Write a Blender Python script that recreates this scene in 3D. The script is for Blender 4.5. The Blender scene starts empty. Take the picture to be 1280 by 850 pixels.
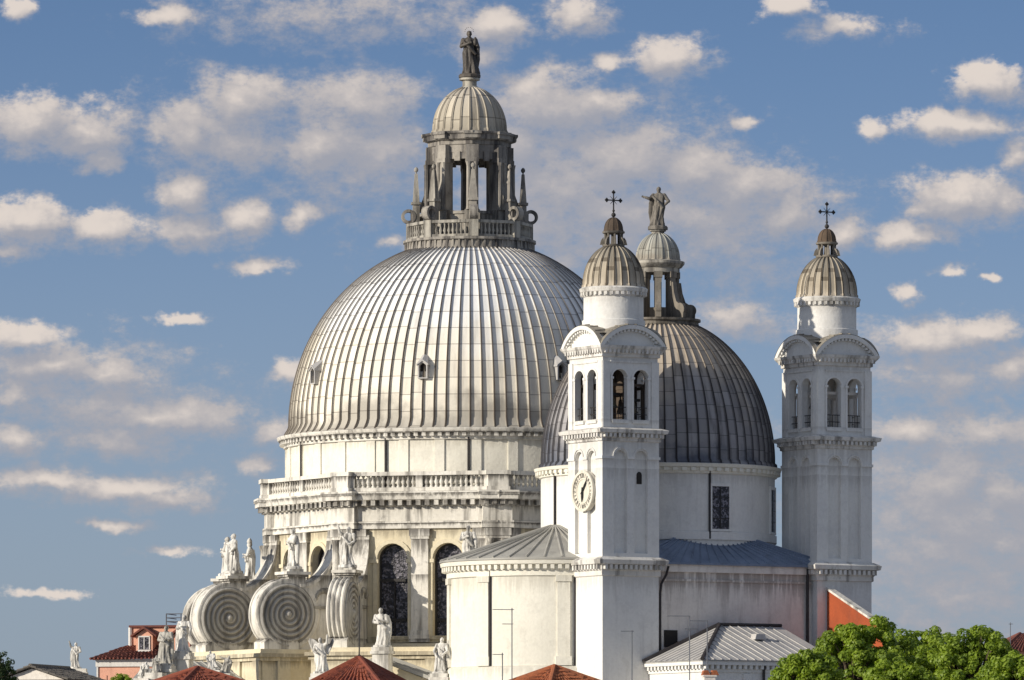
import bpy, bmesh, math, random
from math import sin, cos, pi, radians as R, sqrt, atan2
from mathutils import Vector, noise as mnoise
random.seed(7)
C = bpy.context.scene
COL = C.collection

# ------------------------------------------------------------------ camera, sky, sun, exposure
ZC, HZ, FP = 6.0, 1080.0, 9000.0          # eye height, horizon row, focal length (in 1280-px units)
cam = bpy.data.cameras.new('camera'); camo = bpy.data.objects.new('camera', cam); COL.objects.link(camo)
camo.location = (0, 0, ZC); camo.rotation_euler = (pi/2, 0, 0)
cam.sensor_width = 36; cam.lens = FP/1280*36; cam.shift_y = (HZ-425)/1280
cam.clip_start = 1; cam.clip_end = 30000
C.camera = camo
SUN_AZ, SUN_EL = -60.5, 18.5              # degrees left of the line to the camera, elevation
sl = bpy.data.lights.new('sun', 'SUN'); sl.energy = 4.7; sl.angle = R(0.5); sl.color = (1.0, 0.915, 0.785)
so = bpy.data.objects.new('sun', sl); COL.objects.link(so)
sd = Vector((sin(R(SUN_AZ))*cos(R(SUN_EL)), -cos(R(SUN_AZ))*cos(R(SUN_EL)), sin(R(SUN_EL))))
so.rotation_euler = sd.to_track_quat('Z', 'Y').to_euler()
C.view_settings.view_transform = 'Standard'; C.view_settings.look = 'None'
C.view_settings.exposure = 0.0; C.view_settings.gamma = 1.0; C.view_settings.use_curve_mapping = False
C.cycles.max_bounces = 6; C.cycles.diffuse_bounces = 3

class NT:
    """small helper to wire shader nodes"""
    def __init__(s, tree): s.t = tree; s.n = tree.nodes; s.l = tree.links
    def put(s, sock, v):
        if hasattr(v, 'is_output') or isinstance(v, bpy.types.NodeSocket): s.l.new(v, sock)
        else: sock.default_value = v
    def node(s, typ, **kw):
        nd = s.n.new(typ)
        for k, v in kw.items(): setattr(nd, k, v)
        return nd
    def m(s, op, a, b=None, c=None, clamp=False):
        nd = s.node('ShaderNodeMath', operation=op, use_clamp=clamp)
        s.put(nd.inputs[0], a)
        if b is not None: s.put(nd.inputs[1], b)
        if c is not None: s.put(nd.inputs[2], c)
        return nd.outputs[0]
    def vm(s, op, a, b=None, c=None):
        nd = s.node('ShaderNodeVectorMath', operation=op)
        s.put(nd.inputs[0], a)
        if b is not None: s.put(nd.inputs[1], b)
        if c is not None: s.put(nd.inputs[2], c)
        return nd.outputs['Value'] if op in ('LENGTH', 'DOT_PRODUCT', 'DISTANCE') else nd.outputs[0]
    def xyz(s, v):
        nd = s.node('ShaderNodeSeparateXYZ'); s.put(nd.inputs[0], v); return nd.outputs
    def comb(s, x, y, z):
        nd = s.node('ShaderNodeCombineXYZ')
        for i, q in enumerate((x, y, z)): s.put(nd.inputs[i], q)
        return nd.outputs[0]
    def noise(s, vec, scale, detail=5, rough=.55, dist=0, out=0):
        nd = s.node('ShaderNodeTexNoise'); s.put(nd.inputs['Vector'], vec)
        nd.inputs['Scale'].default_value = scale; nd.inputs['Detail'].default_value = detail
        nd.inputs['Roughness'].default_value = rough; nd.inputs['Distortion'].default_value = dist
        return nd.outputs[out]
    def ss(s, v, a, b, to0=0.0, to1=1.0):
        nd = s.node('ShaderNodeMapRange', interpolation_type='SMOOTHSTEP')
        s.put(nd.inputs[0], v)
        for i, q in enumerate((a, b, to0, to1)): s.put(nd.inputs[i+1], q)
        return nd.outputs[0]
    def mix(s, f, a, b, mode='MIX'):
        nd = s.node('ShaderNodeMix', data_type='RGBA', blend_type=mode)
        s.put(nd.inputs[0], f)
        for sock, v in ((nd.inputs[6], a), (nd.inputs[7], b)):
            s.put(sock, (*v, 1) if isinstance(v, tuple) and len(v) == 3 else v)
        return nd.outputs[2]

# cumulus placed by direction: centre column, row, half-width, half-height (1280x850 frame), weight
CLOUDS = [
 (40,155,70,36,1),(110,165,60,34,1),(125,203,26,15,.9),(300,130,72,42,1),(235,165,48,46,.95),(290,180,70,45,.8),
 (235,245,40,34,1),(240,285,52,24,1),(308,272,36,24,1),(30,280,70,28,1),(130,288,60,24,1),(15,310,30,14,.8),
 (450,130,70,44,1),(400,180,48,48,.95),(480,190,70,55,.85),(430,225,60,40,.65),(375,267,26,19,1),(320,331,42,12,.9),(222,397,30,8,.8),
 (208,21,48,11,.85),(25,12,20,14,.7),(618,34,52,26,1),(600,70,40,22,.8),(715,20,44,24,.8),(835,73,56,25,1),(760,74,22,13,.9),
 (690,135,90,48,1),(745,125,62,22,.9),(640,180,80,62,.8),(780,200,100,56,1),(870,215,70,40,1),(925,235,84,42,1),(985,265,60,36,1),(1045,297,40,22,.95),
 (760,262,140,62,.75),(900,300,130,48,.65),(700,325,52,22,.6),(985,9,32,15,.9),
 (1235,106,54,22,1),(1200,158,74,20,1),(1272,195,24,24,.8),(1090,166,18,13,.75),
 (1205,250,76,36,1),(1262,255,40,28,.85),(1135,294,56,17,.95),(1190,340,24,8,.7),(1135,366,18,12,.8),(1240,348,14,6,.7),
 (30,425,58,20,.9),(60,455,90,30,.95),(130,470,70,22,.9),(20,495,40,26,.8),(190,520,120,26,.95),(150,545,90,30,.8),(240,530,70,22,.8),(15,550,50,22,.9),
 (50,597,76,17,.95),(150,610,100,20,.9),(210,625,70,16,.8),(145,656,48,8,.8),(60,742,44,7,.55),(215,690,40,6,.5),
 (920,400,60,32,.75),(1020,420,60,24,.5),(1160,425,90,28,.95),(1230,415,50,18,.9),(1265,462,40,30,.8),(1140,460,60,20,.7),
 (1130,540,70,26,.8),(1230,545,80,34,.85),(1180,600,120,44,.8),(1255,610,60,36,.8),(1170,680,120,40,.7),(1250,680,60,30,.8),(1200,745,120,36,.6),(1245,640,60,24,.6),
 (1200,650,190,170,.75),(1200,600,130,90,.7),(720,240,190,120,.75),(880,270,150,60,.7),(120,500,150,60,.6),(430,175,100,85,.75),(265,160,85,60,.7),(1180,470,120,50,.55),
 (370,465,24,20,.7),(345,540,44,18,.65),(320,580,30,12,.5),(1150,265,30,12,.6),(420,20,170,40,.5),(1050,35,60,14,.45),(935,157,18,9,.6),(490,300,18,10,.6),(700,345,40,30,.55),
]
w = bpy.data.worlds.new('World'); C.world = w; w.use_nodes = True
n = NT(w.node_tree); n.n.clear()
gen = n.node('ShaderNodeTexCoord').outputs['Generated']
dx, dy, dz = n.xyz(gen)
ydiv = n.m('MAXIMUM', dy, 0.02)
U = n.m('MULTIPLY', n.m('DIVIDE', dx, ydiv), FP/100.0)            # hundreds of pixels right of the axis
V = n.m('MULTIPLY', n.m('DIVIDE', dz, ydiv), FP/100.0)            # hundreds of pixels above the horizon
P = n.comb(U, V, 0.0)
def cloud_group():
    g = bpy.data.node_groups.new('cloud_density', 'ShaderNodeTree')
    g.interface.new_socket('P', in_out='INPUT', socket_type='NodeSocketVector')
    g.interface.new_socket('D', in_out='OUTPUT', socket_type='NodeSocketFloat')
    g.interface.new_socket('A', in_out='OUTPUT', socket_type='NodeSocketFloat')
    q = NT(g); gi = q.node('NodeGroupInput'); go = q.node('NodeGroupOutput')
    p0 = gi.outputs[0]
    warp = q.vm('MULTIPLY', q.vm('SUBTRACT', q.noise(p0, 2.3, 3, .6, 0, 1), (.5, .5, .5)), (.52, .34, 0))
    p = q.vm('ADD', p0, warp)
    acc = None
    for (cx, cy, rx, ry, wt) in CLOUDS:
        ux, uy = (cx-640)/100, (HZ-cy)/100; rx, ry = rx/100*1.3, ry/100*1.32
        ln = q.vm('LENGTH', q.vm('MULTIPLY_ADD', p, (1/rx, 1/ry, 0), (-ux/rx, -uy/ry, 0)))
        b = q.m('MULTIPLY_ADD', ln, -wt, wt)
        if acc is None: acc = q.m('MAXIMUM', b, -1.0)
        else:
            nd = q.node('ShaderNodeMath', operation='SMOOTH_MAX'); q.l.new(acc, nd.inputs[0]); q.l.new(b, nd.inputs[1]); nd.inputs[2].default_value = .18
            acc = nd.outputs[0]
    st = q.vm('MULTIPLY', p0, (.8, 1.15, 1))
    nz = q.noise(st, 2.2, 9, .62)
    nz2 = q.noise(st, 7.0, 6, .6)
    d = q.m('ADD', acc, q.m('MULTIPLY', q.m('SUBTRACT', nz, .45), 1.5))
    d = q.m('ADD', d, q.m('MULTIPLY', q.m('SUBTRACT', nz2, .5), .55))
    d = q.m('ADD', d, q.m('MULTIPLY', q.m('SUBTRACT', q.noise(st, 19.0, 4, .6), .5), .30))
    q.l.new(d, go.inputs[0]); q.l.new(acc, go.inputs[1])
    return g
cg = cloud_group()
def dens(p):
    nd = n.node('ShaderNodeGroup'); nd.node_tree = cg; n.put(nd.inputs[0], p); return nd.outputs
(d0, a0), (d1, a1) = dens(P), dens(n.vm('ADD', P, (-.12, .25, 0)))
front = n.ss(dy, .3, .6)
lit = n.ss(n.m('ADD', n.m('MULTIPLY', n.m('SUBTRACT', a0, a1), .95), n.m('MULTIPLY', n.m('SUBTRACT', d0, d1), .5)), -.34, 1.35)
alpha = n.m('MULTIPLY', n.ss(d0, -.02, n.m('MULTIPLY_ADD', lit, -.36, .80)), front)      # crisp on the sunny side, thin on the other
ccol = n.mix(n.ss(lit, .0, .45), (3.75, 3.75, 4.15), (5.1, 4.75, 4.7))
ccol = n.mix(n.ss(lit, .35, 1.0), ccol, (7.6, 6.75, 6.1))
sky = n.node('ShaderNodeTexSky', sky_type='NISHITA', sun_disc=False, sun_elevation=R(SUN_EL), sun_rotation=0.0)
# the sky's sun stands where the lamp stands (rotation is clockwise from +Y)
sky.sun_rotation = math.atan2(sd.x, sd.y) % (2*pi)
sky.air_density = 1.0; sky.dust_density = .4; sky.ozone_density = 2.0; sky.altitude = 0
lift = n.m('ADD', n.m('MULTIPLY', dz, 2.9), .035)
n.put(sky.inputs['Vector'], n.vm('NORMALIZE', n.comb(dx, dy, lift)))
skyc = n.mix(1.0, sky.outputs[0], (1.0, 1.05, 1.17), 'MULTIPLY')
skyc = n.mix(n.ss(dz, .125, .005), skyc, (2.85, 3.40, 4.05))           # pale air low over the horizon
final = n.mix(n.m('MULTIPLY', alpha, n.m('MULTIPLY_ADD', lit, .08, .88)), skyc, ccol)
hi = n.m('MULTIPLY', n.ss(dz, .16, .34), n.ss(n.noise(n.vm('MULTIPLY', gen, (1, 1, 2)), 2.6, 6, .6), .38, .58))   # unseen bright broken cloud overhead, added to lift the fill light
final = n.mix(n.m('MULTIPLY', hi, .55), final, (6.7, 6.9, 7.4))
bg = n.node('ShaderNodeBackground'); n.put(bg.inputs[0], final); bg.inputs[1].default_value = 0.1
wo = n.node('ShaderNodeOutputWorld'); n.l.new(bg.outputs[0], wo.inputs[0])
w.cycles.sampling_method = 'MANUAL'; w.cycles.sample_map_resolution = 512

# ------------------------------------------------------------------ materials
def base_mat(name, rough=.85, metal=0.0, spec=.3):
    m = bpy.data.materials.new(name); m.use_nodes = True
    q = NT(m.node_tree); b = q.n['Principled BSDF']
    b.inputs['Roughness'].default_value = rough; b.inputs['Metallic'].default_value = metal
    b.inputs['Specular IOR Level'].default_value = spec
    return m, q, b
def bump(q, b, h, strength, dist=.05):
    nd = q.node('ShaderNodeBump'); nd.inputs['Strength'].default_value = strength; nd.inputs['Distance'].default_value = dist
    q.put(nd.inputs['Height'], h); q.l.new(nd.outputs[0], b.inputs['Normal'])
def weathered(name, c1, c2, dark, streak=.5, t0=.5, t1=.75, patch=.3, rough=.88, scale=.35, fine=.25, vs=.14, hs=1.5, ledges=(), lk=.75):
    m, q, b = base_mat(name, rough)
    pos = q.node('ShaderNodeNewGeometry').outputs['Position']
    n1 = q.noise(pos, scale, 7, .6)
    st = q.noise(q.vm('MULTIPLY', pos, (hs, hs, vs)), 1.0, 6, .62)
    col = q.mix(q.ss(n1, .38, .64), c1, c2)
    blot = q.noise(pos, 1.3, 8, .7)
    col = q.mix(q.m('MULTIPLY', q.ss(st, t0, t1), streak), col, dark)
    col = q.mix(q.m('MULTIPLY', q.ss(blot, .56, .74), patch), col, dark)
    if ledges:                                     # streaky darkening below each ledge, each with its own length
        z = q.xyz(pos)[2]; run = None
        for L, ln in ledges:
            t = q.m('MULTIPLY', q.m('LESS_THAN', z, L), q.ss(z, L-ln, L-.02))
            run = t if run is None else q.m('MAXIMUM', run, t)
        s3 = q.noise(q.vm('MULTIPLY', pos, (3.2, 3.2, .22)), 1.0, 6, .7)
        msk = q.ss(q.m('ADD', s3, q.m('MULTIPLY', run, .30)), .62, .84)
        col = q.mix(q.m('MULTIPLY', q.m('MULTIPLY', msk, run), lk), col, dark)
        pt = q.noise(pos, .9, 5, .65)
        col = q.mix(q.m('MULTIPLY', q.ss(pt, .55, .62), .28), col, q.mix(1.0, col, (.80, .80, .80), 'MULTIPLY'))
    f = q.noise(pos, 5.0, 4, .6)
    col = q.mix(q.m('MULTIPLY', fine, q.ss(f, .35, .7)), col, q.mix(1.0, col, (.72, .70, .68), 'MULTIPLY'))
    q.l.new(col, b.inputs['Base Color'])
    bump(q, b, q.m('ADD', f, blot), .35, .06)
    return m
M = {}
M['plaster'] = weathered('white_plaster', (.80,.785,.74), (.74,.73,.70), (.42,.40,.37), .4, .52, .8, .22, fine=.2, ledges=((24.65,2.2),(33.4,2.4),(38.8,1.2),(42.8,1.2),(32.2,1.0),(34.75,.5),(31.6,1.6)), lk=.4)
M['plaster_warm'] = weathered('warm_plaster', (.82,.79,.69), (.77,.74,.64), (.46,.43,.36), .35, .52, .8, .16, fine=.2, ledges=((24.75,2.6),(34.8,1.3),(18.9,1.5)), lk=.5)
M['plaster_old'] = weathered('stained_plaster', (.82,.77,.70), (.74,.69,.63), (.26,.22,.19), .5, .48, .75, .25, ledges=((25.0,3.5),(24.4,1.5)), lk=.7)
M['cream'] = weathered('cream_render', (.73,.66,.49), (.67,.59,.42), (.30,.26,.19), .45, .5, .75, .25, ledges=((28.7,1.2),(20.2,1.5),(19.7,1.0),(21.4,.8)), lk=.75)
M['stone'] = weathered('istrian_stone', (.79,.76,.69), (.67,.64,.57), (.13,.12,.108), .75, .47, .68, .55, ledges=((31.1,.5),(30.6,1.4),(29.1,.4),(28.68,1.4),(28.0,2.5),(32.3,.8),(25.6,1.2),(35.3,.5),(21.25,.6)), lk=.9)
M['stone_dirty'] = weathered('sooty_stone', (.50,.47,.40), (.36,.34,.30), (.075,.07,.065), .85, .42, .66, .55)
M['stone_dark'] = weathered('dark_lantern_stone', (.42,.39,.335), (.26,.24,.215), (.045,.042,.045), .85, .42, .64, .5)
M['statue'] = weathered('statue_marble', (.76,.74,.69), (.60,.58,.53), (.07,.065,.06), .8, .46, .64, .7, scale=.9, hs=3.0, vs=.5)
M['statue_grey'] = weathered('statue_grey_stone', (.55,.53,.47), (.42,.40,.36), (.08,.075,.07), .75, .46, .64, .6, scale=.9, hs=3.0, vs=.5)
M['statue_dark'] = weathered('dark_statue_stone', (.24,.22,.19), (.17,.155,.135), (.05,.045,.04), .75, .46, .64, .6, scale=.9, hs=3.0, vs=.5)
M['bronze_dark'] = weathered('dark_bronze', (.10,.085,.07), (.07,.065,.06), (.03,.028,.026), .6, .5, .7, .4, rough=.55)
M['spiral'] = weathered('spiral_stone', (.56,.54,.49), (.44,.42,.38), (.13,.12,.11), .7, .45, .7, .5)  # band base also darkened for the scroll's unlit side
M['scroll_side'] = weathered('shaded_scroll_side', (.35,.335,.305), (.25,.24,.22), (.07,.065,.06), .7, .45, .7, .5)  # darker base colour painted in for the unlit scroll sides
M['pink'] = weathered('pink_render', (.74,.40,.28), (.68,.36,.26), (.42,.22,.16), .35, .5, .8, .2)
M['brick'] = weathered('orange_brick', (.38,.085,.03), (.30,.07,.028), (.22,.07,.04), .4, .5, .8, .3)
M['trim'] = weathered('pale_trim', (.72,.70,.66), (.66,.64,.60), (.3,.28,.26), .4, .5, .8, .2)
M['pipe'] = weathered('pipe_metal', (.05,.045,.045), (.035,.03,.03), (.02,.02,.02), .4, .5, .8, .2, rough=.5)
M['iron'] = weathered('dark_iron', (.045,.042,.04), (.035,.033,.032), (.02,.02,.02), .4, .5, .8, .2, rough=.55)
M['rail'] = weathered('painted_rail', (.16,.17,.19), (.13,.14,.16), (.07,.07,.08), .4, .5, .8, .2, rough=.5)
M['bronze'] = weathered('green_bronze', (.13,.10,.06), (.10,.09,.06), (.04,.05,.04), .5, .5, .8, .3, rough=.45)
M['rust_dome'] = weathered('rusty_small_dome', (.13,.088,.058), (.09,.068,.05), (.04,.03,.025), .6, .5, .7, .4)
M['soot'] = weathered('sooty_lantern_stone', (.26,.23,.19), (.18,.165,.14), (.05,.045,.04), .8, .45, .66, .5)
M['cornice'] = weathered('tower_cornice_stone', (.76,.735,.69), (.64,.62,.57), (.11,.10,.09), .75, .47, .68, .55)
M['timber'] = weathered('old_timber', (.10,.075,.055), (.07,.055,.045), (.03,.025,.02), .5, .5, .8, .3)
M['bark'] = weathered('bark', (.16,.12,.08), (.11,.085,.06), (.05,.04,.03), .5, .5, .8, .3)
M['hand'] = weathered('clock_hand_iron', (.02,.02,.02), (.018,.018,.018), (.01,.01,.01), .3, .5, .8, .2, rough=.5)
M['mark'] = weathered('clock_mark_grey', (.22,.21,.19), (.18,.17,.16), (.1,.1,.09), .4, .5, .8, .2)
M['dial'] = weathered('clock_dial', (.74,.70,.60), (.66,.62,.53), (.36,.33,.28), .5, .5, .75, .4)

def lead_dome(name, nrib, c_hi, c_mid, c_lo, z0, z1, dark, seam=1.15, roll_dark=.55, streak=.5, pv=.25):
    """sheet lead between rolls: columns of sheets with their own tone, lapped joints, rain streaks"""
    m, q, b = base_mat(name, .85, 0.0, .12)
    obj = q.node('ShaderNodeTexCoord').outputs['Object']
    x, y, z = q.xyz(obj)
    ang = q.m('MULTIPLY', q.m('ADD', q.m('DIVIDE', q.m('ARCTAN2', y, x), 2*pi), 1.0), float(nrib))
    idc = q.m('FLOOR', ang); fr = q.m('FRACT', ang)
    wn = q.node('ShaderNodeTexWhiteNoise', noise_dimensions='1D'); q.put(wn.inputs['W'], idc)
    row = q.m('ADD', q.m('DIVIDE', z, seam), q.m('MULTIPLY', q.m('GREATER_THAN', wn.outputs[0], .55), .12))
    idr = q.m('FLOOR', row); frr = q.m('FRACT', row)
    wn2 = q.node('ShaderNodeTexWhiteNoise', noise_dimensions='2D'); q.put(wn2.inputs['Vector'], q.comb(idc, idr, 0))
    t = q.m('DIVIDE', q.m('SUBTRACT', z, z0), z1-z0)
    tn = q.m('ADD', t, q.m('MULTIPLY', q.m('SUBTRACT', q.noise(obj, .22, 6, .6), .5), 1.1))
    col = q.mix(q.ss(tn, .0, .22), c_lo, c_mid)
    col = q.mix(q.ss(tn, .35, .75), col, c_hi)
    k = q.m('ADD', 1-pv, q.m('MULTIPLY', wn2.outputs[0], 1.35*pv))
    col = q.mix(1.0, col, q.comb(k, k, k), 'MULTIPLY')
    # streaks run down the curve of the dome: noise over angle, stretched along the height
    sn = q.noise(q.comb(q.m('MULTIPLY', ang, .9), q.m('MULTIPLY', z, .16), 3.0), 1.0, 6, .65)
    col = q.mix(q.m('MULTIPLY', q.ss(sn, .48, .70), streak), col, dark)
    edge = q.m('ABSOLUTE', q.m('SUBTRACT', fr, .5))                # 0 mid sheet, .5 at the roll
    gl = q.m('MULTIPLY', q.ss(edge, .40, .455), roll_dark)  # sheets darken close beside the rolls
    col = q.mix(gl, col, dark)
    lap = q.m('MULTIPLY', q.m('LESS_THAN', frr, .055), .5)
    col = q.mix(lap, col, dark)
    q.l.new(col, b.inputs['Base Color'])
    bump(q, b, q.noise(obj, 2.2, 5, .6), .25, .08)
    return m
M['lead_main'] = lead_dome('lead_main_dome', 96, (.88,.875,.85), (.84,.79,.68), (.47,.44,.38), 35.6, 48.5, (.075,.06,.05), roll_dark=.95, streak=.24, pv=.12)
M['lead_chancel'] = lead_dome('lead_chancel_dome', 64, (.60,.52,.42), (.34,.33,.335), (.13,.14,.17), 32.4, 41.8, (.04,.037,.04), .95, .95, .65)  # warm pale top and bluish dark base paint in sunlit and shaded tones
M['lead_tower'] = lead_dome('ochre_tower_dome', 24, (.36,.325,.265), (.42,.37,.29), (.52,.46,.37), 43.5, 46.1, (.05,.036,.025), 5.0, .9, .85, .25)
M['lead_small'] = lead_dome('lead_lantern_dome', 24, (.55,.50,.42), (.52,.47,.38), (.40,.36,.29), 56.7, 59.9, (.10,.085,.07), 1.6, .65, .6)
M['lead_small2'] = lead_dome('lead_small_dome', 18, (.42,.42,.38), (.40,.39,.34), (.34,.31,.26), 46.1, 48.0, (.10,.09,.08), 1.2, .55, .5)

def sheet_roof(name, c1, c2, dark, seams=0.0, streak=.4):
    m, q, b = base_mat(name, .6, 0, .35)
    pos = q.node('ShaderNodeNewGeometry').outputs['Position']
    nz = q.noise(pos, .5, 6, .6); s2 = q.noise(q.vm('MULTIPLY', pos, (1.4, 1.4, 1.4)), 1.0, 7, .68)
    col = q.mix(q.ss(nz, .35, .65), c1, c2); col = q.mix(q.m('MULTIPLY', q.ss(s2, .5, .72), streak), col, dark)
    q.l.new(col, b.inputs['Base Color']); bump(q, b, s2, .3, .06)
    return m
M['lead_grey'] = sheet_roof('grey_sheet_roof', (.40,.39,.35), (.33,.32,.29), (.14,.135,.13))
M['lead_blue'] = sheet_roof('blue_grey_sheet_roof', (.20,.25,.34), (.15,.19,.26), (.05,.055,.07))
M['lead_pale'] = sheet_roof('pale_sheet_roof', (.52,.50,.47), (.42,.41,.40), (.20,.19,.19))
M['moss_roof'] = sheet_roof('weathered_tower_roof', (.34,.31,.25), (.20,.18,.15), (.05,.045,.04), streak=.8)

def tile_mat(name, c1, c2, dark):
    m, q, b = base_mat(name, .9)
    pos = q.node('ShaderNodeNewGeometry').outputs['Position']
    nz = q.node('ShaderNodeNewGeometry').outputs['Random Per Island']; n2 = q.noise(pos, 3.0, 6, .7)
    col = q.mix(nz, c1, c2); col = q.mix(q.m('MULTIPLY', q.ss(n2, .48, .68), .65), col, dark)
    q.l.new(col, b.inputs['Base Color']); bump(q, b, n2, .5, .06)
    return m
M['tile_red'] = tile_mat('red_clay_tiles', (.30,.085,.045), (.20,.06,.04), (.09,.035,.03))
M['tile_dark'] = tile_mat('dark_clay_tiles', (.20,.07,.05), (.14,.055,.045), (.06,.03,.03))
M['tile_orange'] = tile_mat('orange_clay_tiles', (.42,.14,.06), (.32,.11,.05), (.14,.06,.04))
M['tile_grey'] = tile_mat('grey_brown_tiles', (.16,.145,.125), (.12,.11,.10), (.06,.055,.05))

def glass_mat():
    m, q, b = base_mat('leaded_glass', .35, 0, .5)
    pos = q.node('ShaderNodeNewGeometry').outputs['Position']
    v = q.node('ShaderNodeTexVoronoi'); q.put(v.inputs['Vector'], pos); v.inputs['Scale'].default_value = 8.5
    c = q.xyz(v.outputs['Color'])[0]
    col = q.mix(q.ss(c, .45, 1.0), (.018,.017,.022), (.20,.19,.22))
    q.l.new(col, b.inputs['Base Color'])
    bump(q, b, v.outputs['Distance'], .4, .05)
    return m
M['glass'] = glass_mat()
def dark_mat():
    m, q, b = base_mat('dark_interior', .9)
    pos = q.node('ShaderNodeNewGeometry').outputs['Position']
    q.l.new(q.mix(q.noise(pos, 1.5), (.02,.018,.016), (.05,.045,.04)), b.inputs['Base Color']); return m
M['dark'] = dark_mat()
def leaf_mat(name, c1, c2, c3):
    m, q, b = base_mat(name, .5, 0, .4)
    pos = q.node('ShaderNodeNewGeometry').outputs['Position']
    rnd = q.node('ShaderNodeNewGeometry').outputs['Random Per Island']
    col = q.mix(q.ss(q.noise(pos, .9, 4), .35, .65), c1, c2); col = q.mix(q.m('MULTIPLY', rnd, .6), col, c3)
    q.l.new(col, b.inputs['Base Color'])
    tr = q.node('ShaderNodeBsdfTranslucent'); q.put(tr.inputs[0], q.mix(1.0, col, (1.5, 1.5, .6), 'MULTIPLY'))
    mx = q.node('ShaderNodeMixShader'); mx.inputs[0].default_value = .38
    q.l.new(b.outputs[0], mx.inputs[1]); q.l.new(tr.outputs[0], mx.inputs[2])
    q.l.new(mx.outputs[0], q.n['Material Output'].inputs[0])
    return m
M['leaf'] = leaf_mat('bright_leaves', (.24,.335,.03), (.12,.20,.022), (.33,.41,.05))
M['leaf_dark'] = leaf_mat('dark_leaves', (.035,.065,.018), (.025,.05,.015), (.05,.08,.025))

# ------------------------------------------------------------------ mesh helpers
class MB:
    def __init__(s): s.v = []; s.f = []
    def add(s, vs, fs):
        o = len(s.v); s.v += [tuple(p) for p in vs]; s.f += [tuple(i+o for i in f) for f in fs]
    def box(s, x0, x1, y0, y1, z0, z1, T=None):
        vs = [(x, y, z) for z in (z0, z1) for y in (y0, y1) for x in (x0, x1)]
        if T: vs = [T(*p) for p in vs]
        s.add(vs, [(0,2,3,1),(4,5,7,6),(0,1,5,4),(2,6,7,3),(0,4,6,2),(1,3,7,5)])
    def prism(s, pts, d0, d1, T):
        """polygon pts [(x,z)] extruded from depth d0 to d1; T(x,d,z)"""
        k = len(pts)
        s.add([T(x, d0, z) for x, z in pts]+[T(x, d1, z) for x, z in pts],
              [tuple(range(k)), tuple(range(2*k-1, k-1, -1))]+[(i, (i+1) % k, k+(i+1) % k, k+i) for i in range(k)])
    def lathe(s, prof, nseg, cx=0, cy=0, off=0.0, a0=0.0, a1=2*pi, apo=False, cap=True):
        full = abs(a1-a0-2*pi) < 1e-6; cnt = nseg if full else nseg+1
        kf = 1/cos(pi/nseg) if apo else 1.0
        vs = []
        for r, z in prof:
            for i in range(cnt):
                a = off+a0+(a1-a0)*i/nseg
                vs.append((cx+r*kf*sin(a), cy-r*kf*cos(a), z))
        fs = []
        for j in range(len(prof)-1):
            for i in range(nseg):
                i2 = (i+1) % cnt
                fs.append((j*cnt+i, j*cnt+i2, (j+1)*cnt+i2, (j+1)*cnt+i))
        if cap and full:
            if prof[0][0] > 1e-4: fs.append(tuple(range(cnt-1, -1, -1)))
            if prof[-1][0] > 1e-4: fs.append(tuple((len(prof)-1)*cnt+i for i in range(cnt)))
        s.add(vs, fs)
    def tube(s, path, rad, nseg=6, closed=False):
        path = [Vector(p) for p in path]; k = len(path)
        if not isinstance(rad, (list, tuple)): rad = [rad]*k
        vs = []; up0 = None
        for i, p in enumerate(path):
            if closed: d = path[(i+1) % k]-path[i-1]
            else: d = path[min(i+1, k-1)]-path[max(i-1, 0)]
            d.normalize()
            up = up0 if up0 is not None else (Vector((0, 0, 1)) if abs(d.z) < .9 else Vector((1, 0, 0)))
            a = d.cross(up); a.normalize(); b = a.cross(d); up0 = b
            for j in range(nseg):
                t = 2*pi*j/nseg; q = p+a*(rad[i]*cos(t))+b*(rad[i]*sin(t)); vs.append(tuple(q))
        fs = []
        for i in range(k if closed else k-1):
            i2 = (i+1) % k
            for j in range(nseg):
                j2 = (j+1) % nseg; fs.append((i*nseg+j, i*nseg+j2, i2*nseg+j2, i2*nseg+j))
        if not closed: fs += [tuple(range(nseg-1, -1, -1)), tuple((k-1)*nseg+j for j in range(nseg))]
        s.add(vs, fs)
    def ell(s, c, r, nu=12, nv=8):
        prof = []
        for j in range(nv+1):
            t = -pi/2+pi*j/nv; prof.append((cos(t), sin(t)))
        vs, fs = [], []
        for pr, pz in prof:
            for i in range(nu):
                a = 2*pi*i/nu; vs.append((c[0]+r[0]*pr*cos(a), c[1]+r[1]*pr*sin(a), c[2]+r[2]*pz))
        for j in range(nv):
            for i in range(nu): fs.append((j*nu+i, j*nu+(i+1) % nu, (j+1)*nu+(i+1) % nu, (j+1)*nu+i))
        s.add(vs, fs)
    def mesh(s, name, mat, smooth=None, recalc=True):
        me = bpy.data.meshes.new(name); me.from_pydata(s.v, [], s.f)
        if recalc:
            bm = bmesh.new(); bm.from_mesh(me); bmesh.ops.remove_doubles(bm, verts=bm.verts, dist=1e-5)
            bmesh.ops.recalc_face_normals(bm, faces=bm.faces); bm.to_mesh(me); bm.free()
        me.materials.append(mat)
        if smooth is not None:
            me.polygons.foreach_set('use_smooth', [True]*len(me.polygons)); me.set_sharp_from_angle(angle=R(smooth))
        me.update(); return me
    def build(s, name, mat, parent=None, smooth=None, recalc=True):
        o = bpy.data.objects.new(name, s.mesh(name, mat, smooth, recalc)); COL.objects.link(o)
        if parent is not None: o.parent = parent
        return o
def tag(o, label=None, cat=None, group=None, kind=None):
    for k, v in (('label', label), ('category', cat), ('group', group), ('kind', kind)):
        if v: o[k] = v
    return o
def empty(name, loc, rz=0.0, label=None, cat=None, group=None):
    o = bpy.data.objects.new(name, None); COL.objects.link(o); o.location = loc; o.rotation_euler = (0, 0, rz)
    o.empty_display_size = .5
    return tag(o, label, cat, group)
def px(x, Y): return (x-640)*Y/FP
def pz(y, Y): return ZC+(HZ-y)*Y/FP
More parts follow.
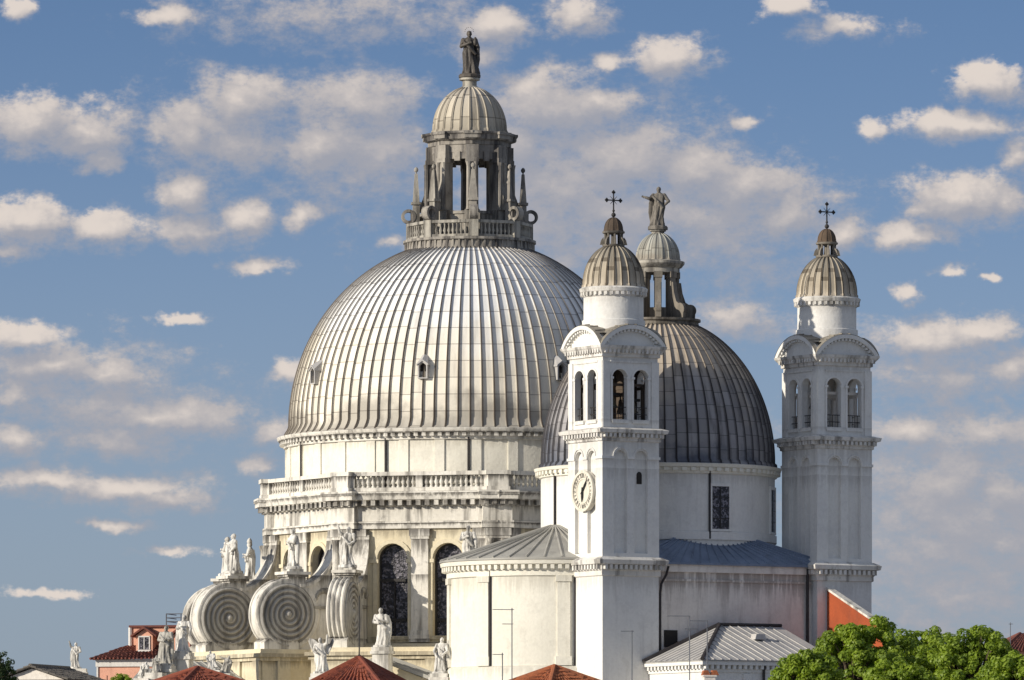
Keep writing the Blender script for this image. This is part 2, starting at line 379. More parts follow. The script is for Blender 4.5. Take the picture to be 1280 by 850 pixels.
def FT(phi, a, cx=0, cy=0):
    """face frame: x along the face, d inward from apothem a, z up; phi=0 faces local -Y"""
    s_, c_ = sin(phi), cos(phi)
    return lambda x, d, z: (cx+(a-d)*s_+x*c_, cy-(a-d)*c_+x*s_, z)
def arch_pts(xc, h, spring, k=12):
    return [(xc-h*cos(pi*i/k), spring+h*sin(pi*i/k)) for i in range(k+1)]
def arch_wall(mb, T, x0, x1, z0, z1, ops, th, back=False, k=12):
    """wall panel x0..x1, z0..z1 pierced by round-headed openings (xc, halfwidth, sill, spring); reveals of depth th"""
    def quad(pts, d): mb.add([T(x, d, z) for x, z in pts], [tuple(range(len(pts)))])
    for d in ((0, th) if back else (0,)):
        cur = x0
        for (xc, h, sill, spr) in ops:
            quad([(cur, z0), (xc-h, z0), (xc-h, z1), (cur, z1)], d)
            if sill > z0+1e-4: quad([(xc-h, z0), (xc+h, z0), (xc+h, sill), (xc-h, sill)], d)
            ap = arch_pts(xc, h, spr, k)
            for i in range(k):
                (xa, za), (xb, zb) = ap[i], ap[i+1]
                quad([(xa, za), (xb, zb), (xb, z1), (xa, z1)], d)
            cur = xc+h
        quad([(cur, z0), (x1, z0), (x1, z1), (cur, z1)], d)
    for (xc, h, sill, spr) in ops:
        loop = [(xc-h, sill)]+arch_pts(xc, h, spr, k)+[(xc+h, sill)]
        for i in range(len(loop)):
            (xa, za), (xb, zb) = loop[i], loop[(i+1) % len(loop)]
            mb.add([T(xa, 0, za), T(xb, 0, zb), T(xb, th, zb), T(xa, th, za)], [(0, 1, 2, 3)])
    if back:
        for (xa, za), (xb, zb) in (((x0,z0),(x1,z0)), ((x1,z0),(x1,z1)), ((x1,z1),(x0,z1)), ((x0,z1),(x0,z0))):
            mb.add([T(xa, 0, za), T(xb, 0, zb), T(xb, th, zb), T(xa, th, za)], [(0, 1, 2, 3)])
def dentil_line(mb, T, x0, x1, d0, d1, z0, z1, pitch, fill=.5):
    k = max(1, round((x1-x0)/pitch)); p = (x1-x0)/k
    for i in range(k):
        a = x0+p*(i+(1-fill)/2); mb.box(a, a+p*fill, d0, d1, z0, z1, T)
def dentil_ring(mb, r0, r1, z0, z1, cnt, fill=.5, cx=0, cy=0, a0=0, a1=2*pi):
    for i in range(cnt):
        a = a0+(a1-a0)*(i+.5)/cnt; hw = (a1-a0)/cnt*fill/2*r1
        T = FT(a, r1, cx, cy); mb.box(-hw, hw, 0, r1-r0, z0, z1, T)
def ribbed(prof, nrib, h, roll=.13, top=1.0, off=0.0):
    """dome skin with raised rolls; prof [(r,z)] from bottom to top; h roll height"""
    mb = MB(); prms = [(-.5, 0), (-roll, 0), (-roll*.75, .75), (0, 1), (roll*.75, .75), (roll, 0)]
    cols = []
    for i in range(nrib):
        for u, k in prms: cols.append((2*pi*(i+u)/nrib+off, k))
    nc = len(cols); m_ = len(prof)
    for j, (r, z) in enumerate(prof):
        ra, za = prof[max(j-1, 0)]; rb, zb = prof[min(j+1, m_-1)]
        nx, nz = (zb-za), -(rb-ra); L = sqrt(nx*nx+nz*nz) or 1; nx /= L; nz /= L
        hh = h*min(1.0, .45+.55*r/prof[0][0])*(1 if 0 < j else 0)
        for a, k in cols:
            rr = r+nx*hh*k; mb.v.append((rr*sin(a), -rr*cos(a), z+nz*hh*k))
    for j in range(m_-1):
        for i in range(nc):
            i2 = (i+1) % nc; mb.f.append((j*nc+i, j*nc+i2, (j+1)*nc+i2, (j+1)*nc+i))
    return mb
def ell_prof(a, b, zc, r_top, k=28, z_start=None):
    t1 = math.acos(min(1, r_top/a)); out = []
    if z_start is not None and z_start < zc: out.append((a, z_start))
    for i in range(k+1):
        t = t1*i/k; out.append((a*cos(t), zc+b*sin(t)))
    return out
def cyl_y(mb, T, xc, zc, r, d0, d1, k=40):
    mb.prism([(xc+r*cos(2*pi*i/k), zc+r*sin(2*pi*i/k)) for i in range(k)], d0, d1, T)

# ------------------------------------------------------------------ ground
g = MB(); g.add([(-12000,-2000,0),(12000,-2000,0),(12000,20000,0),(-12000,20000,0)], [(0,1,2,3)])
M['ground'] = weathered('pale_paving', (.34,.325,.30), (.27,.26,.245), (.08,.08,.08), .3, .5, .8, .3)
tag(g.build('ground', M['ground']), kind='structure')

# ------------------------------------------------------------------ church frame
A0 = R(-14.5); MX, MY = -2.944, 500.0
rot = empty('domed_church', (MX, MY, 0), A0, 'huge eight sided church with the largest ribbed lead dome and tall open lantern', 'church')
AP = 13.0; VIS = (-2, -1, 0, 1)

# lower storey with chapels
mb = MB(); mb.lathe([(13.6, 0), (13.6, 20.2), (14.0, 20.3), (14.0, 20.75), (13.3, 20.95), (AP-.4, 21.0)], 8, apo=True, off=pi/8)
mb.build('lower_storey', M['cream'], rot)
for k in (-2, -1, 0):
    T = FT(k*pi/4, AP+6.6)
    mb = MB(); mb.box(-5.75, 5.75, 0, 7.2, 0, 19.7, T)
    mb.box(-5.95, 5.95, -.2, 7.2, 19.7, 19.95, T); mb.box(-6.15, 6.15, -.4, 7.2, 19.95, 20.2, T); mb.box(-5.8, 5.8, -.05, 7.2, 20.2, 20.5, T)
    for xx in (-5.3, -2.6, 2.6, 5.3): mb.box(xx-.45, xx+.45, -.18, .1, 0, 19.68, T)
    for dd in (1.2, 4.6):
        mb.box(5.6, 5.93, dd, dd+1.0, 0, 19.68, T); mb.box(-5.93, -5.6, dd, dd+1.0, 0, 19.68, T)
    ch = mb.build('chapel', M['cream'], rot)
    gb = MB(); T2 = FT(k*pi/4, AP+10.4)
    gb.prism([(-5.6, 17.35), (5.6, 17.35), (0, 19.45)], 0, 3.9, T2)
    gb.box(-5.4, 5.4, .1, 3.9, 0, 17.35, T2); gb.build('porch', M['cream'], ch)
    rf = MB()
    for s in (-1, 1):
        rf.prism([(0, 19.5), (s*6.1, 17.25), (s*6.1, 17.5), (0, 19.75)], -.45, 3.9, T2)
        for i in range(7): 
            d = -.2+i*.62; rf.prism([(0, 19.75), (s*6.05, 17.5), (s*6.05, 17.58), (0, 19.83)], d, d+.1, T2)
    rf.build('porch_roof', M['lead_grey'], ch)

# drum walls with paired windows
mb = MB(); HW = AP*math.tan(pi/8)
for k in range(8):
    kk = k if k < 4 else k-8; T = FT(kk*pi/4, AP)
    if kk in VIS: arch_wall(mb, T, -HW, HW, 21.0, 28.7, [(-1.95, 1.05, 21.45, 26.65), (1.95, 1.05, 21.45, 26.65)], .75)
    else: mb.add([T(-HW, 0, 21), T(HW, 0, 21), T(HW, 0, 28.7), T(-HW, 0, 28.7)], [(0,1,2,3)])
drum = mb.build('drum', M['cream'], rot)
for kk in VIS:
    T = FT(kk*pi/4, AP)
    for xc in (-1.95, 1.95):
        fm = MB()
        loop = [(xc-1.05, 21.45)]+arch_pts(xc, 1.05, 26.65)+[(xc+1.05, 21.45)]
        inn = [(xc-.93, 21.45)]+arch_pts(xc, .93, 26.65)+[(xc+.93, 21.45)]
        for i in range(len(loop)-1):
            fm.prism([loop[i], loop[i+1], inn[i+1], inn[i]], .45, .62, T)
        fm.box(xc-.05, xc+.05, .46, .6, 21.45, 25.2, T)
        for zz in (22.55, 25.25): fm.box(xc-.94, xc+.94, .44, .6, zz-.1, zz+.1, T)
        wf = fm.build('window', M['iron'], drum)
        gm = MB(); gm.add([T(x, .66, z) for x, z in loop], [tuple(range(len(loop)))])
        gm.build('pane', M['glass'], wf)
        ar = MB(); po = arch_pts(xc, 1.36, 26.65); pi_ = arch_pts(xc, 1.08, 26.65)
        for i in range(12): ar.prism([po[i], po[i+1], pi_[i+1], pi_[i]], -.1, .02, T)
        for s in (-1, 1): ar.box(xc+s*1.3-.32, xc+s*1.3+.32, -.16, .04, 26.4, 26.65, T); ar.box(xc+s*1.22-.14, xc+s*1.22+.14, -.09, .02, 21.4, 26.4, T)
        ar.box(xc-1.35, xc+1.35, -.2, .05, 21.2, 21.42, T)
        ar.build('window_surround', M['cream'], wf)
    for (xp, hw) in ((0, .6), (-4.35, .5), (4.35, .5)):
        pm = MB()
        pm.box(xp-hw-.12, xp+hw+.12, -.38, .02, 21.02, 21.5, T); pm.box(xp-hw-.06, xp+hw+.06, -.32, .02, 21.5, 21.8, T)
        pm.box(xp-hw, xp+hw, -.25, .02, 21.8, 28.0, T)
        pm.box(xp-hw-.06, xp+hw+.06, -.32, .02, 28.0, 28.2, T); pm.box(xp-hw-.12, xp+hw+.12, -.36, .02, 28.2, 28.68, T)
        pm.build('pilaster', M['stone'], drum)
for k in range(8):
    mb = MB()
    T = FT(k*pi/4+pi/8, 14.35)
    mb.box(-.95, .95, 0, 1.2, 21.02, 22.0, T); mb.box(-.75, .75, .12, 1.2, 22.0, 28.0, T)
    mb.box(-.85, .85, .05, 1.2, 28.0, 28.2, T); mb.box(-.92, .92, 0, 1.2, 28.2, 28.68, T)
    for s in (-.52, .52): mb.lathe([(.3, 22.0), (.24, 22.3), (.22, 27.6), (.32, 28.0)], 10, *(T(s, .02, 0)[:2]))
    mb.build('corner_pier', M['stone'], rot)
# entablature
mb = MB()
mb.lathe([(AP+.1, 28.7), (AP+.22, 28.72), (AP+.22, 29.05), (AP+.3, 29.08), (AP+.3, 29.2), (AP+.08, 29.24), (AP+.08, 30.2), (AP+.25, 30.25), (AP+.25, 30.62),
          (AP+.72, 30.66), (AP+.78, 30.9), (AP+.86, 31.1), (AP+.86, 31.2), (12.4, 31.25)], 8, apo=True, off=pi/8)
for k in range(8):
    T = FT(k*pi/4, AP)
    dentil_line(mb, T, -HW, HW, -.64, -.2, 30.28, 30.64, .62, .5)
    T = FT(k*pi/4+pi/8, 14.35)
    mb.box(-1.1, 1.1, 0, 1.5, 28.72, 29.2, T); mb.box(-1.0, 1.0, .12, 1.5, 29.2, 30.2, T)
    mb.box(-1.1, 1.1, -.05, 1.5, 30.2, 30.64, T); mb.box(-1.3, 1.3, -.5, 1.5, 30.64, 30.95, T); mb.box(-1.38, 1.38, -.58, 1.5, 30.95, 31.23, T)
    dentil_line(mb, T, -1.1, 1.1, -.32, 0, 30.3, 30.62, .55, .5)
mb.build('entablature', M['stone'], rot)
# balustrade
mb = MB()
for k in range(8):
    kk = k if k < 4 else k-8
    T = FT(k*pi/4, AP+.35); hw = (AP+.35)*math.tan(pi/8)-.75
    mb.box(-hw, hw, 0, .42, 31.24, 31.5, T); mb.box(-hw, hw, -.05, .47, 32.3, 32.56, T)
    for xs in (-hw, 0, hw): mb.box(xs-.24, xs+.24, -.03, .45, 31.5, 32.3, T)
    if kk not in VIS: mb.box(-hw, hw, .1, .3, 31.5, 32.3, T)
    T = FT(k*pi/4+pi/8, 14.6)
    mb.box(-.8, .8, 0, .8, 31.24, 31.5, T); mb.box(-.7, .7, .06, .75, 31.5, 32.3, T); mb.box(-.84, .84, -.04, .84, 32.3, 32.58, T)
bal = mb.build('balustrade', M['stone'], rot)
bm_ = MB(); bm_.lathe([(.13, 0), (.13, .08), (.07, .14), (.14, .3), (.15, .38), (.07, .6), (.07, .68), (.13, .74), (.13, .8)], 8)
bme = bm_.mesh('baluster', M['stone'], 50)
for kk in VIS:
    T = FT(kk*pi/4, AP+.35); hw = (AP+.35)*math.tan(pi/8)-.75
    for side in (-1, 1):
        for i in range(12):
            x = side*(.28+(hw-.56)*(i+.5)/12)
            o = bpy.data.objects.new('baluster', bme); COL.objects.link(o); o.parent = bal; o.location = T(x, .21, 31.5)
# upper round drum
mb = MB(); mb.lathe([(12.72, 31.2), (12.72, 34.95)], 96, cap=False)
for i in range(32):
    a = 2*pi*(i+.5)/32; T = FT(a, 12.72); mb.box(-.34, .34, -.09, .05, 31.3, 34.9, T)
mb.lathe([(12.85, 31.24), (12.85, 31.75), (12.76, 31.8)], 96, cap=False)
ud = mb.build('upper_drum', M['plaster_warm'], rot, 35)
for a in (-24, 2, 30.5, -62, 49, 70):
    mb = MB(); T = FT(R(a)-A0+R(-2), 12.84); mb.tube([T(0, 0, 31.3), T(0, 0, 34.9)], .085, 6); mb.build('downpipe', M['pipe'], ud)
mb = MB()
mb.lathe([(12.74, 34.75), (12.9, 34.78), (12.9, 35.0), (13.0, 35.02), (13.0, 35.2), (13.25, 35.24), (13.36, 35.4), (13.38, 35.52), (12.6, 35.62)], 128, cap=False)
dentil_ring(mb, 12.8, 13.2, 34.98, 35.24, 150, .5)
mb.build('dome_cornice', M['stone'], rot, 35)
# main dome
prof = [(12.98, 35.58), (12.72, 35.75), (12.55, 36.0)]+ell_prof(12.44, 13.05, 36.28, 4.45, 34)
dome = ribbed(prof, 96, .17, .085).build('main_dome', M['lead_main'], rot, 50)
for kk in range(-3, 3):
    a = kk*pi/4; z = 39.7; r = 12.44*sqrt(1-((z-36.28)/13.05)**2)
    T = FT(a, r+.05); mb = MB()
    out = [(-.34, z-.8), (.34, z-.8), (.34, z+.15), (.17, z+.3), (0, z+.42), (-.17, z+.3), (-.34, z+.15)]
    inn = [(-.25, z-.72), (.25, z-.72), (.25, z+.1), (.12, z+.22), (0, z+.3), (-.12, z+.22), (-.25, z+.1)]
    for i in range(7):
        j = (i+1) % 7; mb.prism([out[i], out[j], inn[j], inn[i]], -.42, 1.3, T)
    pk = [(-.42, z+.1), (0, z+.4), (.42, z+.1), (.4, z+.22), (0, z+.52), (-.4, z+.22)]; mb.prism(pk, -.5, 1.4, T)
    tp = T(0, 1.1, z+1.45); mb.add([T(-.38, -.45, z+.24), T(0, -.48, z+.5), T(.38, -.45, z+.24), tp, T(-.3, 1.0, z+.2), T(.3, 1.0, z+.2)], [(0,1,3), (1,2,3), (0,3,4), (2,5,3)])
    dm = mb.build('dormer', M['lead_pale'], dome)
    mb = MB(); mb.add([T(x, -.02, zz) for x, zz in inn], [tuple(range(7))]); mb.build('opening', M['dark'], dome)

# volutes (great scrolls) with pedestals on the chapel roofs
def volute(kk, side):
    phi = kk*pi/4; xo = side*(HW-1.17); TT = FT(phi, AP)
    T = lambda s, t, z: TT(xo+t, -s, z)          # s outward, t across, z up
    P = lambda s, z, t: T(s, t, z)
    def pr(mb, pts, t0, t1): mb.prism(pts, t0, t1, lambda a, d, z: T(a, d, z))
    mb = MB(); sc, zc, r = 4.0, 22.9, 2.32
    curve = [(0, 28.5)]
    for i in range(13):
        t = i/12; ang = pi/2*t                     # hollow sweep from the pier to the scroll
        curve.append((3.1-3.0*cos(ang), 28.3-3.55*sin(ang)))
    poly = [(-.3, 20.5), (4.0, 20.5), (4.0, 24.8)]+list(reversed(curve))+[(-.3, 28.5)]
    pr(mb, poly, -.5, .5)
    # coping along the sweep
    cen = (3.1, 28.3); off_ = [(x+(cen[0]-x)*.07, z+(cen[1]-z)*.06) for x, z in curve[1:]]
    pr(mb, curve[1:]+off_[::-1], -.68, .68)
    v = mb.build('volute_buttress', M['stone'], rot, 35)
    mb = MB(); pr(mb, [(sc+r*cos(2*pi*i/56), zc+r*sin(2*pi*i/56)) for i in range(56)], -.62, .62)
    for t in ((-.5, -.17, .17, .5) if kk == 0 else (-.52, .52)):
        mb.tube([P(sc+r*cos(2*pi*i/56), zc+r*sin(2*pi*i/56), t) for i in range(56)], .11, 6, True)
    mb.build('scroll', M['stone'], v, 35)
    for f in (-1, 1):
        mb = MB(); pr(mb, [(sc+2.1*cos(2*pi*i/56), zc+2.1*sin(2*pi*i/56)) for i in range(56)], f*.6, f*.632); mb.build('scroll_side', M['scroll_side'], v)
    mb = MB(); K = 150
    for f in (-1, 1):
        path, rad = [], []
        for i in range(K+1):
            t = i/K; rr = r*(.93-.84*t); a = -pi/2+f*2*pi*5.2*t
            path.append(P(sc+rr*cos(a), zc+rr*sin(a), f*.635)); rad.append(.12-.02*t)
        mb.tube(path, rad, 6); mb.ell(P(sc, zc, f*.6), (.26, .26, .26), 10, 8)
    mb.build('spiral_band', M['spiral'], v, 50)
    mb = MB()
    for f in (-1, 1):
        for i in range(9):
            t = i/8; a = 2.6*t; c = P(1.35-.75*cos(a)*(1-.35*t), 24.2+.62*sin(a)-.5*t, f*.5); mb.ell(c, (.24-.1*t, .24-.1*t, .26-.1*t), 8, 6)
        pr(mb, [(.5, 23.3), (1.9, 23.3), (2.05, 23.5), (.4, 23.5)], f*.35, f*.68)
    mb.build('carved_console', M['stone_dirty'], v, 50)
    mb = MB()
    pr(mb, [(3.0, 20.5), (5.9, 20.5), (5.9, 21.0), (5.5, 21.25), (3.4, 21.25)], -.72, .72)
    mb.build('scroll_foot', M['stone'], v); mb = MB()
    ps = .85 if (kk, side) == (-2, -1) else 0.0          # this pedestal stands farther out on its scroll
    mb.box(2.65, 3.95, -.6, .6, 24.5, 25.45, P2 := (lambda a, d, z: T(a+ps, d, z)))
    mb.box(2.5, 4.1, -.75, .75, 25.45, 25.6, P2); mb.box(2.35, 4.25, -.85, .85, 25.6, 25.8, P2)
    mb.box(2.75, 3.85, -.5, .5, 25.8, 25.98, P2)
    mb.build('pedestal', M['stone'], v)
    x, y, z = T(3.3+ps, 0, 25.97); ca, sa = cos(A0), sin(A0)
    return (MX+x*ca-y*sa, MY+x*sa+y*ca, z), A0+phi
spots = {}
for kk in (-2, -1, 0):
    for s in (-1, 1): spots[(kk, s)] = volute(kk, s)

# main lantern
LA = R(-4); lm = MB()
lm.lathe([(4.5, 48.2), (4.62, 48.35), (4.5, 48.55), (4.42, 49.0), (4.62, 49.05), (4.62, 49.22), (2.0, 49.25)], 64)
for i in range(64):
    T = FT(2*pi*i/64, 4.46); lm.box(-.06, .06, -.07, .05, 48.4, 49.02, T)
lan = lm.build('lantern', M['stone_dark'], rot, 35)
mb = MB()
for k in range(8):
    T = FT(LA+k*pi/4, 2.55); mb.box(-1.2, 1.2, 0, .28, 49.25, 50.95, T); mb.box(-1.2, 1.2, -.1, .36, 50.95, 51.15, T)
    mb.box(-1.25, 1.25, -.02, .45, 54.75, 55.3, T)
    mb.box(-.2, .2, -.14, .02, 54.6, 55.25, T)
    T = FT(LA+pi/8+k*pi/4, 2.98)
    mb.box(-.52, .52, -.05, .95, 49.25, 51.2, T); mb.box(-.33, .33, 0, .85, 51.2, 54.5, T); mb.box(-.45, .45, -.1, .9, 54.5, 54.8, T)
    for u in (-.27, .27):
        c = T(u, -.02, 0); mb.lathe([(.2, 51.2), (.16, 51.4), (.14, 54.2), (.2, 54.5)], 8, c[0], c[1])
    mb.box(-.44, .44, -.05, .9, 54.8, 55.7, T); mb.box(-.56, .56, -.25, .9, 56.15, 56.42, T); mb.box(-.62, .62, -.34, .9, 56.42, 56.6, T)
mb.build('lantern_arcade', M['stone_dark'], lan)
mb = MB(); mb.lathe([(2.0, 55.2), (2.6, 55.2), (2.6, 55.7), (2.68, 55.75), (2.68, 56.0), (2.95, 56.1), (3.0, 56.4), (3.12, 56.5), (3.12, 56.62), (2.4, 56.72)], 8, apo=True, off=LA+pi/8)
mb.build('lantern_cornice', M['stone_dark'], lan)
mb = MB()
for k in range(8):
    T = FT(LA+k*pi/4, 4.12); mb.box(-1.5, 1.5, 0, .26, 49.25, 49.42, T); mb.box(-1.5, 1.5, -.03, .3, 50.2, 50.4, T)
    T = FT(LA+pi/8+k*pi/4, 4.4); mb.box(-.32, .32, 0, .62, 49.25, 50.42, T)
lb = mb.build('lantern_balustrade', M['stone_dirty'], lan)
b2 = MB(); b2.lathe([(.09, 0), (.05, .08), (.11, .25), (.05, .5), (.05, .62), (.09, .78)], 6)
b2m = b2.mesh('baluster', M['stone_dirty'], 50)
for k in (-2, -1, 0, 1, 2):
    T = FT(LA+k*pi/4, 4.12)
    for i in range(8):
        o = bpy.data.objects.new('baluster', b2m); COL.objects.link(o); o.parent = lb; o.location = T(-1.2+2.4*(i+.5)/8, .13, 49.42)
for k in range(8):
    T = FT(LA+pi/8+k*pi/4, 3.9); mb = MB()
    mb.box(-.24, .24, -.05, .42, 50.42, 51.75, T); mb.box(-.34, .34, -.16, .52, 51.75, 51.92, T)
    q = .30
    mb.add([T(-q, -.05, 51.92), T(q, -.05, 51.92), T(q, .41, 51.92), T(-q, .41, 51.92), T(-.11, .08, 53.9), T(.11, .08, 53.9), T(.11, .28, 53.9), T(-.11, .28, 53.9)],
           [(0,1,5,4),(1,2,6,5),(2,3,7,6),(3,0,4,7),(4,5,6,7)])
    c = T(0, .18, 0); mb.lathe([(.05, 53.9), (.05, 54.0), (.14, 54.08), (.16, 54.2), (.1, 54.32), (0, 54.38)], 8, c[0], c[1])
    mb.build('obelisk', M['stone_dirty'] if k in (5, 6, 7) else M['stone_dark'], lan)
    mb = MB(); Tr = lambda s, t, z: T(t, -s, z); K = 24
    for i in range(K):
        a, b = 2*pi*i/K, 2*pi*(i+1)/K
        mb.prism([(.35+.5*cos(a), 50.92+.5*sin(a)), (.35+.5*cos(b), 50.92+.5*sin(b)), (.35+.3*cos(b), 50.92+.3*sin(b)), (.35+.3*cos(a), 50.92+.3*sin(a))], -.28, .28, Tr)
    sw = [(-.2, 51.2)]+[(-.95+.75*(1-t)**2, 51.2+2.6*t) for t in [i/8 for i in range(1, 9)]]+[(-1.0, 51.2)]
    mb.prism(sw, -.16, .16, Tr); mb.box(-.42, .2, -.2, .2, 50.42, 51.3, Tr)
    mb.build('scroll_bracket', M['stone_dark'], lan)
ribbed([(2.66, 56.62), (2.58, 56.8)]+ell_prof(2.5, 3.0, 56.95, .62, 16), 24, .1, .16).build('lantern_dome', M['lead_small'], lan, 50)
mb = MB(); mb.lathe([(.75, 59.75), (.62, 59.95), (.5, 60.0), (.5, 60.35), (.72, 60.42), (.72, 60.56), (.4, 60.62)], 16); mb.build('finial_base', M['stone_dirty'], lan, 40)

# ------------------------------------------------------------------ chancel with the second dome, apse and choir
A1 = R(30.5); e1 = Vector((sin(A1), -cos(A1), 0)); la = Vector((cos(A1), sin(A1), 0))
CH = Vector((MX, MY, 0))+e1*24.9
chn = empty('domed_chancel', CH, A1, 'lower domed chancel with dark lead dome and curved apse behind the clock tower', 'church')
mb = MB(); mb.box(-8.0, 8.0, -9.35, 8.6, 0, 25.0)
mb.box(-8.05, 8.05, -9.43, 8.65, 24.4, 24.55); mb.box(-8.12, 8.12, -9.5, 8.72, 25.0, 25.5)
mb.box(-5.0, 5.0, 8.5, 14.0, 0, 24.8)
mb.build('choir_wall', M['plaster_old'], chn)
mb = MB()
ring = [(8.35*sin(pi/8+k*pi/4), -8.35*cos(pi/8+k*pi/4)) for k in range(8)]
eave = [(3.6, -9.65), (8.2, -9.65), (8.2, 3.5), (3.6, 8.8), (-3.6, 8.8), (-8.2, 3.5), (-8.2, -9.65), (-3.6, -9.65)]
eave = [(3.6, -9.65), (8.2, -4.0), (8.2, 4.0), (3.6, 8.8), (-3.6, 8.8), (-8.2, 4.0), (-8.2, -4.0), (-3.6, -9.65)]
ring = [(7.75*sin(pi/8+k*pi/4), -7.75*cos(pi/8+k*pi/4)) for k in range(8)]
cor = {(0, 1): (8.2, -9.65), (6, 7): (-8.2, -9.65)}
for k in range(8):
    a, b = eave[k], eave[(k+1) % 8]; c, d = ring[(k+1) % 8], ring[k]
    if k in (0, 6):
        e = (8.2, -9.65) if k == 0 else (-8.2, -9.65)
        mb.add([(a[0], a[1], 25.6), (e[0], e[1], 25.6), (b[0], b[1], 25.6), (c[0], c[1], 27.3), (d[0], d[1], 27.3)],
               [(0, 1, 4), (1, 3, 4), (1, 2, 3)])
    else: mb.add([(a[0], a[1], 25.6), (b[0], b[1], 25.6), (c[0], c[1], 27.3), (d[0], d[1], 27.3)], [(0,1,2,3)])
mb.add([(-8.2, -9.65, 25.6), (8.2, -9.65, 25.6), (8.2, -9.65, 25.48), (-8.2, -9.65, 25.48)], [(0,1,2,3)])
for i in range(22):                                        # standing seams on the choir side
    x = -8+16*i/21; xt = max(-3.2, min(3.2, x*.42)); mb.tube([(x, -9.62, 25.62), (xt, -7.2-.0, 27.33)], .045, 5)
mb.build('choir_roof', M['lead_blue'], chn)
mb = MB(); mb.lathe([(7.78, 25.4), (7.78, 31.85)], 96, cap=False); mb.lathe([(7.9, 27.25), (7.9, 27.75), (7.8, 27.8)], 96, cap=False)
cd = mb.build('chancel_drum', M['plaster'], chn, 35)
for k in (-1, 0, 1):
    T = FT(k*pi/4, 7.78); fm = MB()
    for x0, x1, z0, z1 in ((-.8, -.66, 27.95, 30.75), (.66, .8, 27.95, 30.75), (-.8, .8, 30.75, 30.95), (-.85, .85, 27.8, 27.95)): fm.box(x0, x1, -.09, .2, z0, z1, T)
    wf = fm.build('window', M['plaster'], cd)
    gm = MB(); gm.box(-.66, .66, -.03, .2, 27.95, 30.75, T); pn = gm.build('pane', M['glass'], wf)
    bmn = MB(); bmn.box(-.04, .04, -.075, 0, 27.95, 30.75, T)
    for zz in (28.65, 29.35, 30.05): bmn.box(-.66, .66, -.07, 0, zz-.03, zz+.03, T)
    bmn.build('window_bar', M['iron'], wf)
for a in (-6.0, -91.5):
    mb = MB(); T = FT(R(a), 7.86); mb.tube([T(0, 0, 27.3), T(0, 0, 31.8)], .08, 6); mb.build('downpipe', M['pipe'], cd)
mb = MB(); mb.lathe([(7.8, 31.55), (7.92, 31.6), (7.92, 31.75), (8.0, 31.78), (8.0, 31.95), (8.18, 32.0), (8.25, 32.2), (7.7, 32.3)], 96, cap=False)
dentil_ring(mb, 7.85, 8.15, 31.74, 31.97, 84, .5); mb.build('dome_cornice', M['plaster_warm'], chn, 35)
prof = [(7.95, 32.25), (7.82, 32.4)]+ell_prof(7.66, 9.75, 32.55, 2.62, 30)
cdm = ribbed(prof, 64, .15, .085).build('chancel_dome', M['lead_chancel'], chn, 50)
cl = MB(); cl.lathe([(2.55, 41.55), (2.75, 41.7), (2.7, 41.95), (2.85, 42.0), (2.85, 42.15), (1.0, 42.2)], 48)
cln = cl.build('lantern', M['soot'], chn, 35)
mb = MB()
for k in range(8):
    T = FT(pi/8+k*pi/4+R(-8), 1.42); mb.box(-.22, .22, 0, .45, 42.2, 45.3, T); mb.box(-.28, .28, -.06, .5, 44.9, 45.3, T)
    Tr = lambda s, t, z: T(t, -s, z)
    pts = [(-.1, 42.2), (1.05, 42.2)]+[(.72+.42*cos(a), 42.75+.42*sin(a)) for a in [(-.6+2.4*i/8) for i in range(9)]]+[(.42, 43.3), (.22, 43.9), (.12, 44.6), (-.1, 44.6)]
    mb.prism(pts, -.17, .17, Tr)
mb.lathe([(1.0, 42.2), (1.0, 42.9), (.9, 42.95)], 8, apo=True, off=pi/8+R(-8))
mb.build('lantern_arcade', M['soot'], cln)
mb = MB(); mb.lathe([(.8, 45.2), (1.45, 45.25), (1.45, 45.55), (1.6, 45.62), (1.78, 45.85), (1.78, 46.0), (1.4, 46.1)], 32); mb.build('lantern_cornice', M['stone_dirty'], cln, 35)
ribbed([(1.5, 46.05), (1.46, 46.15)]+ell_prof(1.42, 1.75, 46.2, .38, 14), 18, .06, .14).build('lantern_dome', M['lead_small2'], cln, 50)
mb = MB(); mb.lathe([(.45, 47.8), (.42, 48.0), (.55, 48.05), (.55, 48.15), (.3, 48.2)], 14); mb.build('finial_base', M['stone_dirty'], cln, 40)
# apse (towards the camera's left)
ax, ay = -8.0, 0.0
mb = MB(); mb.lathe([(7.0, 0), (7.0, 25.2)], 72, ax, ay, cap=False)
mb.lathe([(7.25, 0), (7.25, 18.7), (7.15, 18.85), (7.0, 18.9)], 72, ax, ay, cap=False)
for a in (-150, -110.5, -71.5, -26):
    T = FT(R(a), 7.0, ax, ay); mb.box(-.42, .42, -.12, .05, 18.9, 24.4, T); mb.box(-.52, .52, -.2, .05, 24.35, 24.75, T); mb.box(-.52, .52, -.2, .05, 18.9, 19.5, T)
apw = mb.build('apse_wall', M['plaster_warm'], chn, 35)
mb = MB(); mb.lathe([(7.02, 24.7), (7.12, 24.75), (7.12, 25.1), (7.2, 25.12), (7.2, 25.45), (7.5, 25.5), (7.55, 25.75), (7.45, 25.8)], 72, ax, ay, cap=False)
dentil_ring(mb, 7.1, 7.44, 25.18, 25.46, 96, .5, ax, ay); mb.build('apse_cornice', M['plaster_warm'], chn, 35)
mb = MB(); mb.lathe([(7.6, 25.78), (7.6, 25.9), (0.0, 28.35)], 72, ax, ay, cap=False)
for i in range(40):
    a = 2*pi*i/40
    mb.tube([(ax+7.55*sin(a), ay-7.55*cos(a), 25.95), (ax+.3*sin(a), ay-.3*cos(a), 28.29)], .07, 5)
mb.build('apse_roof', M['lead_grey'], chn, 20)
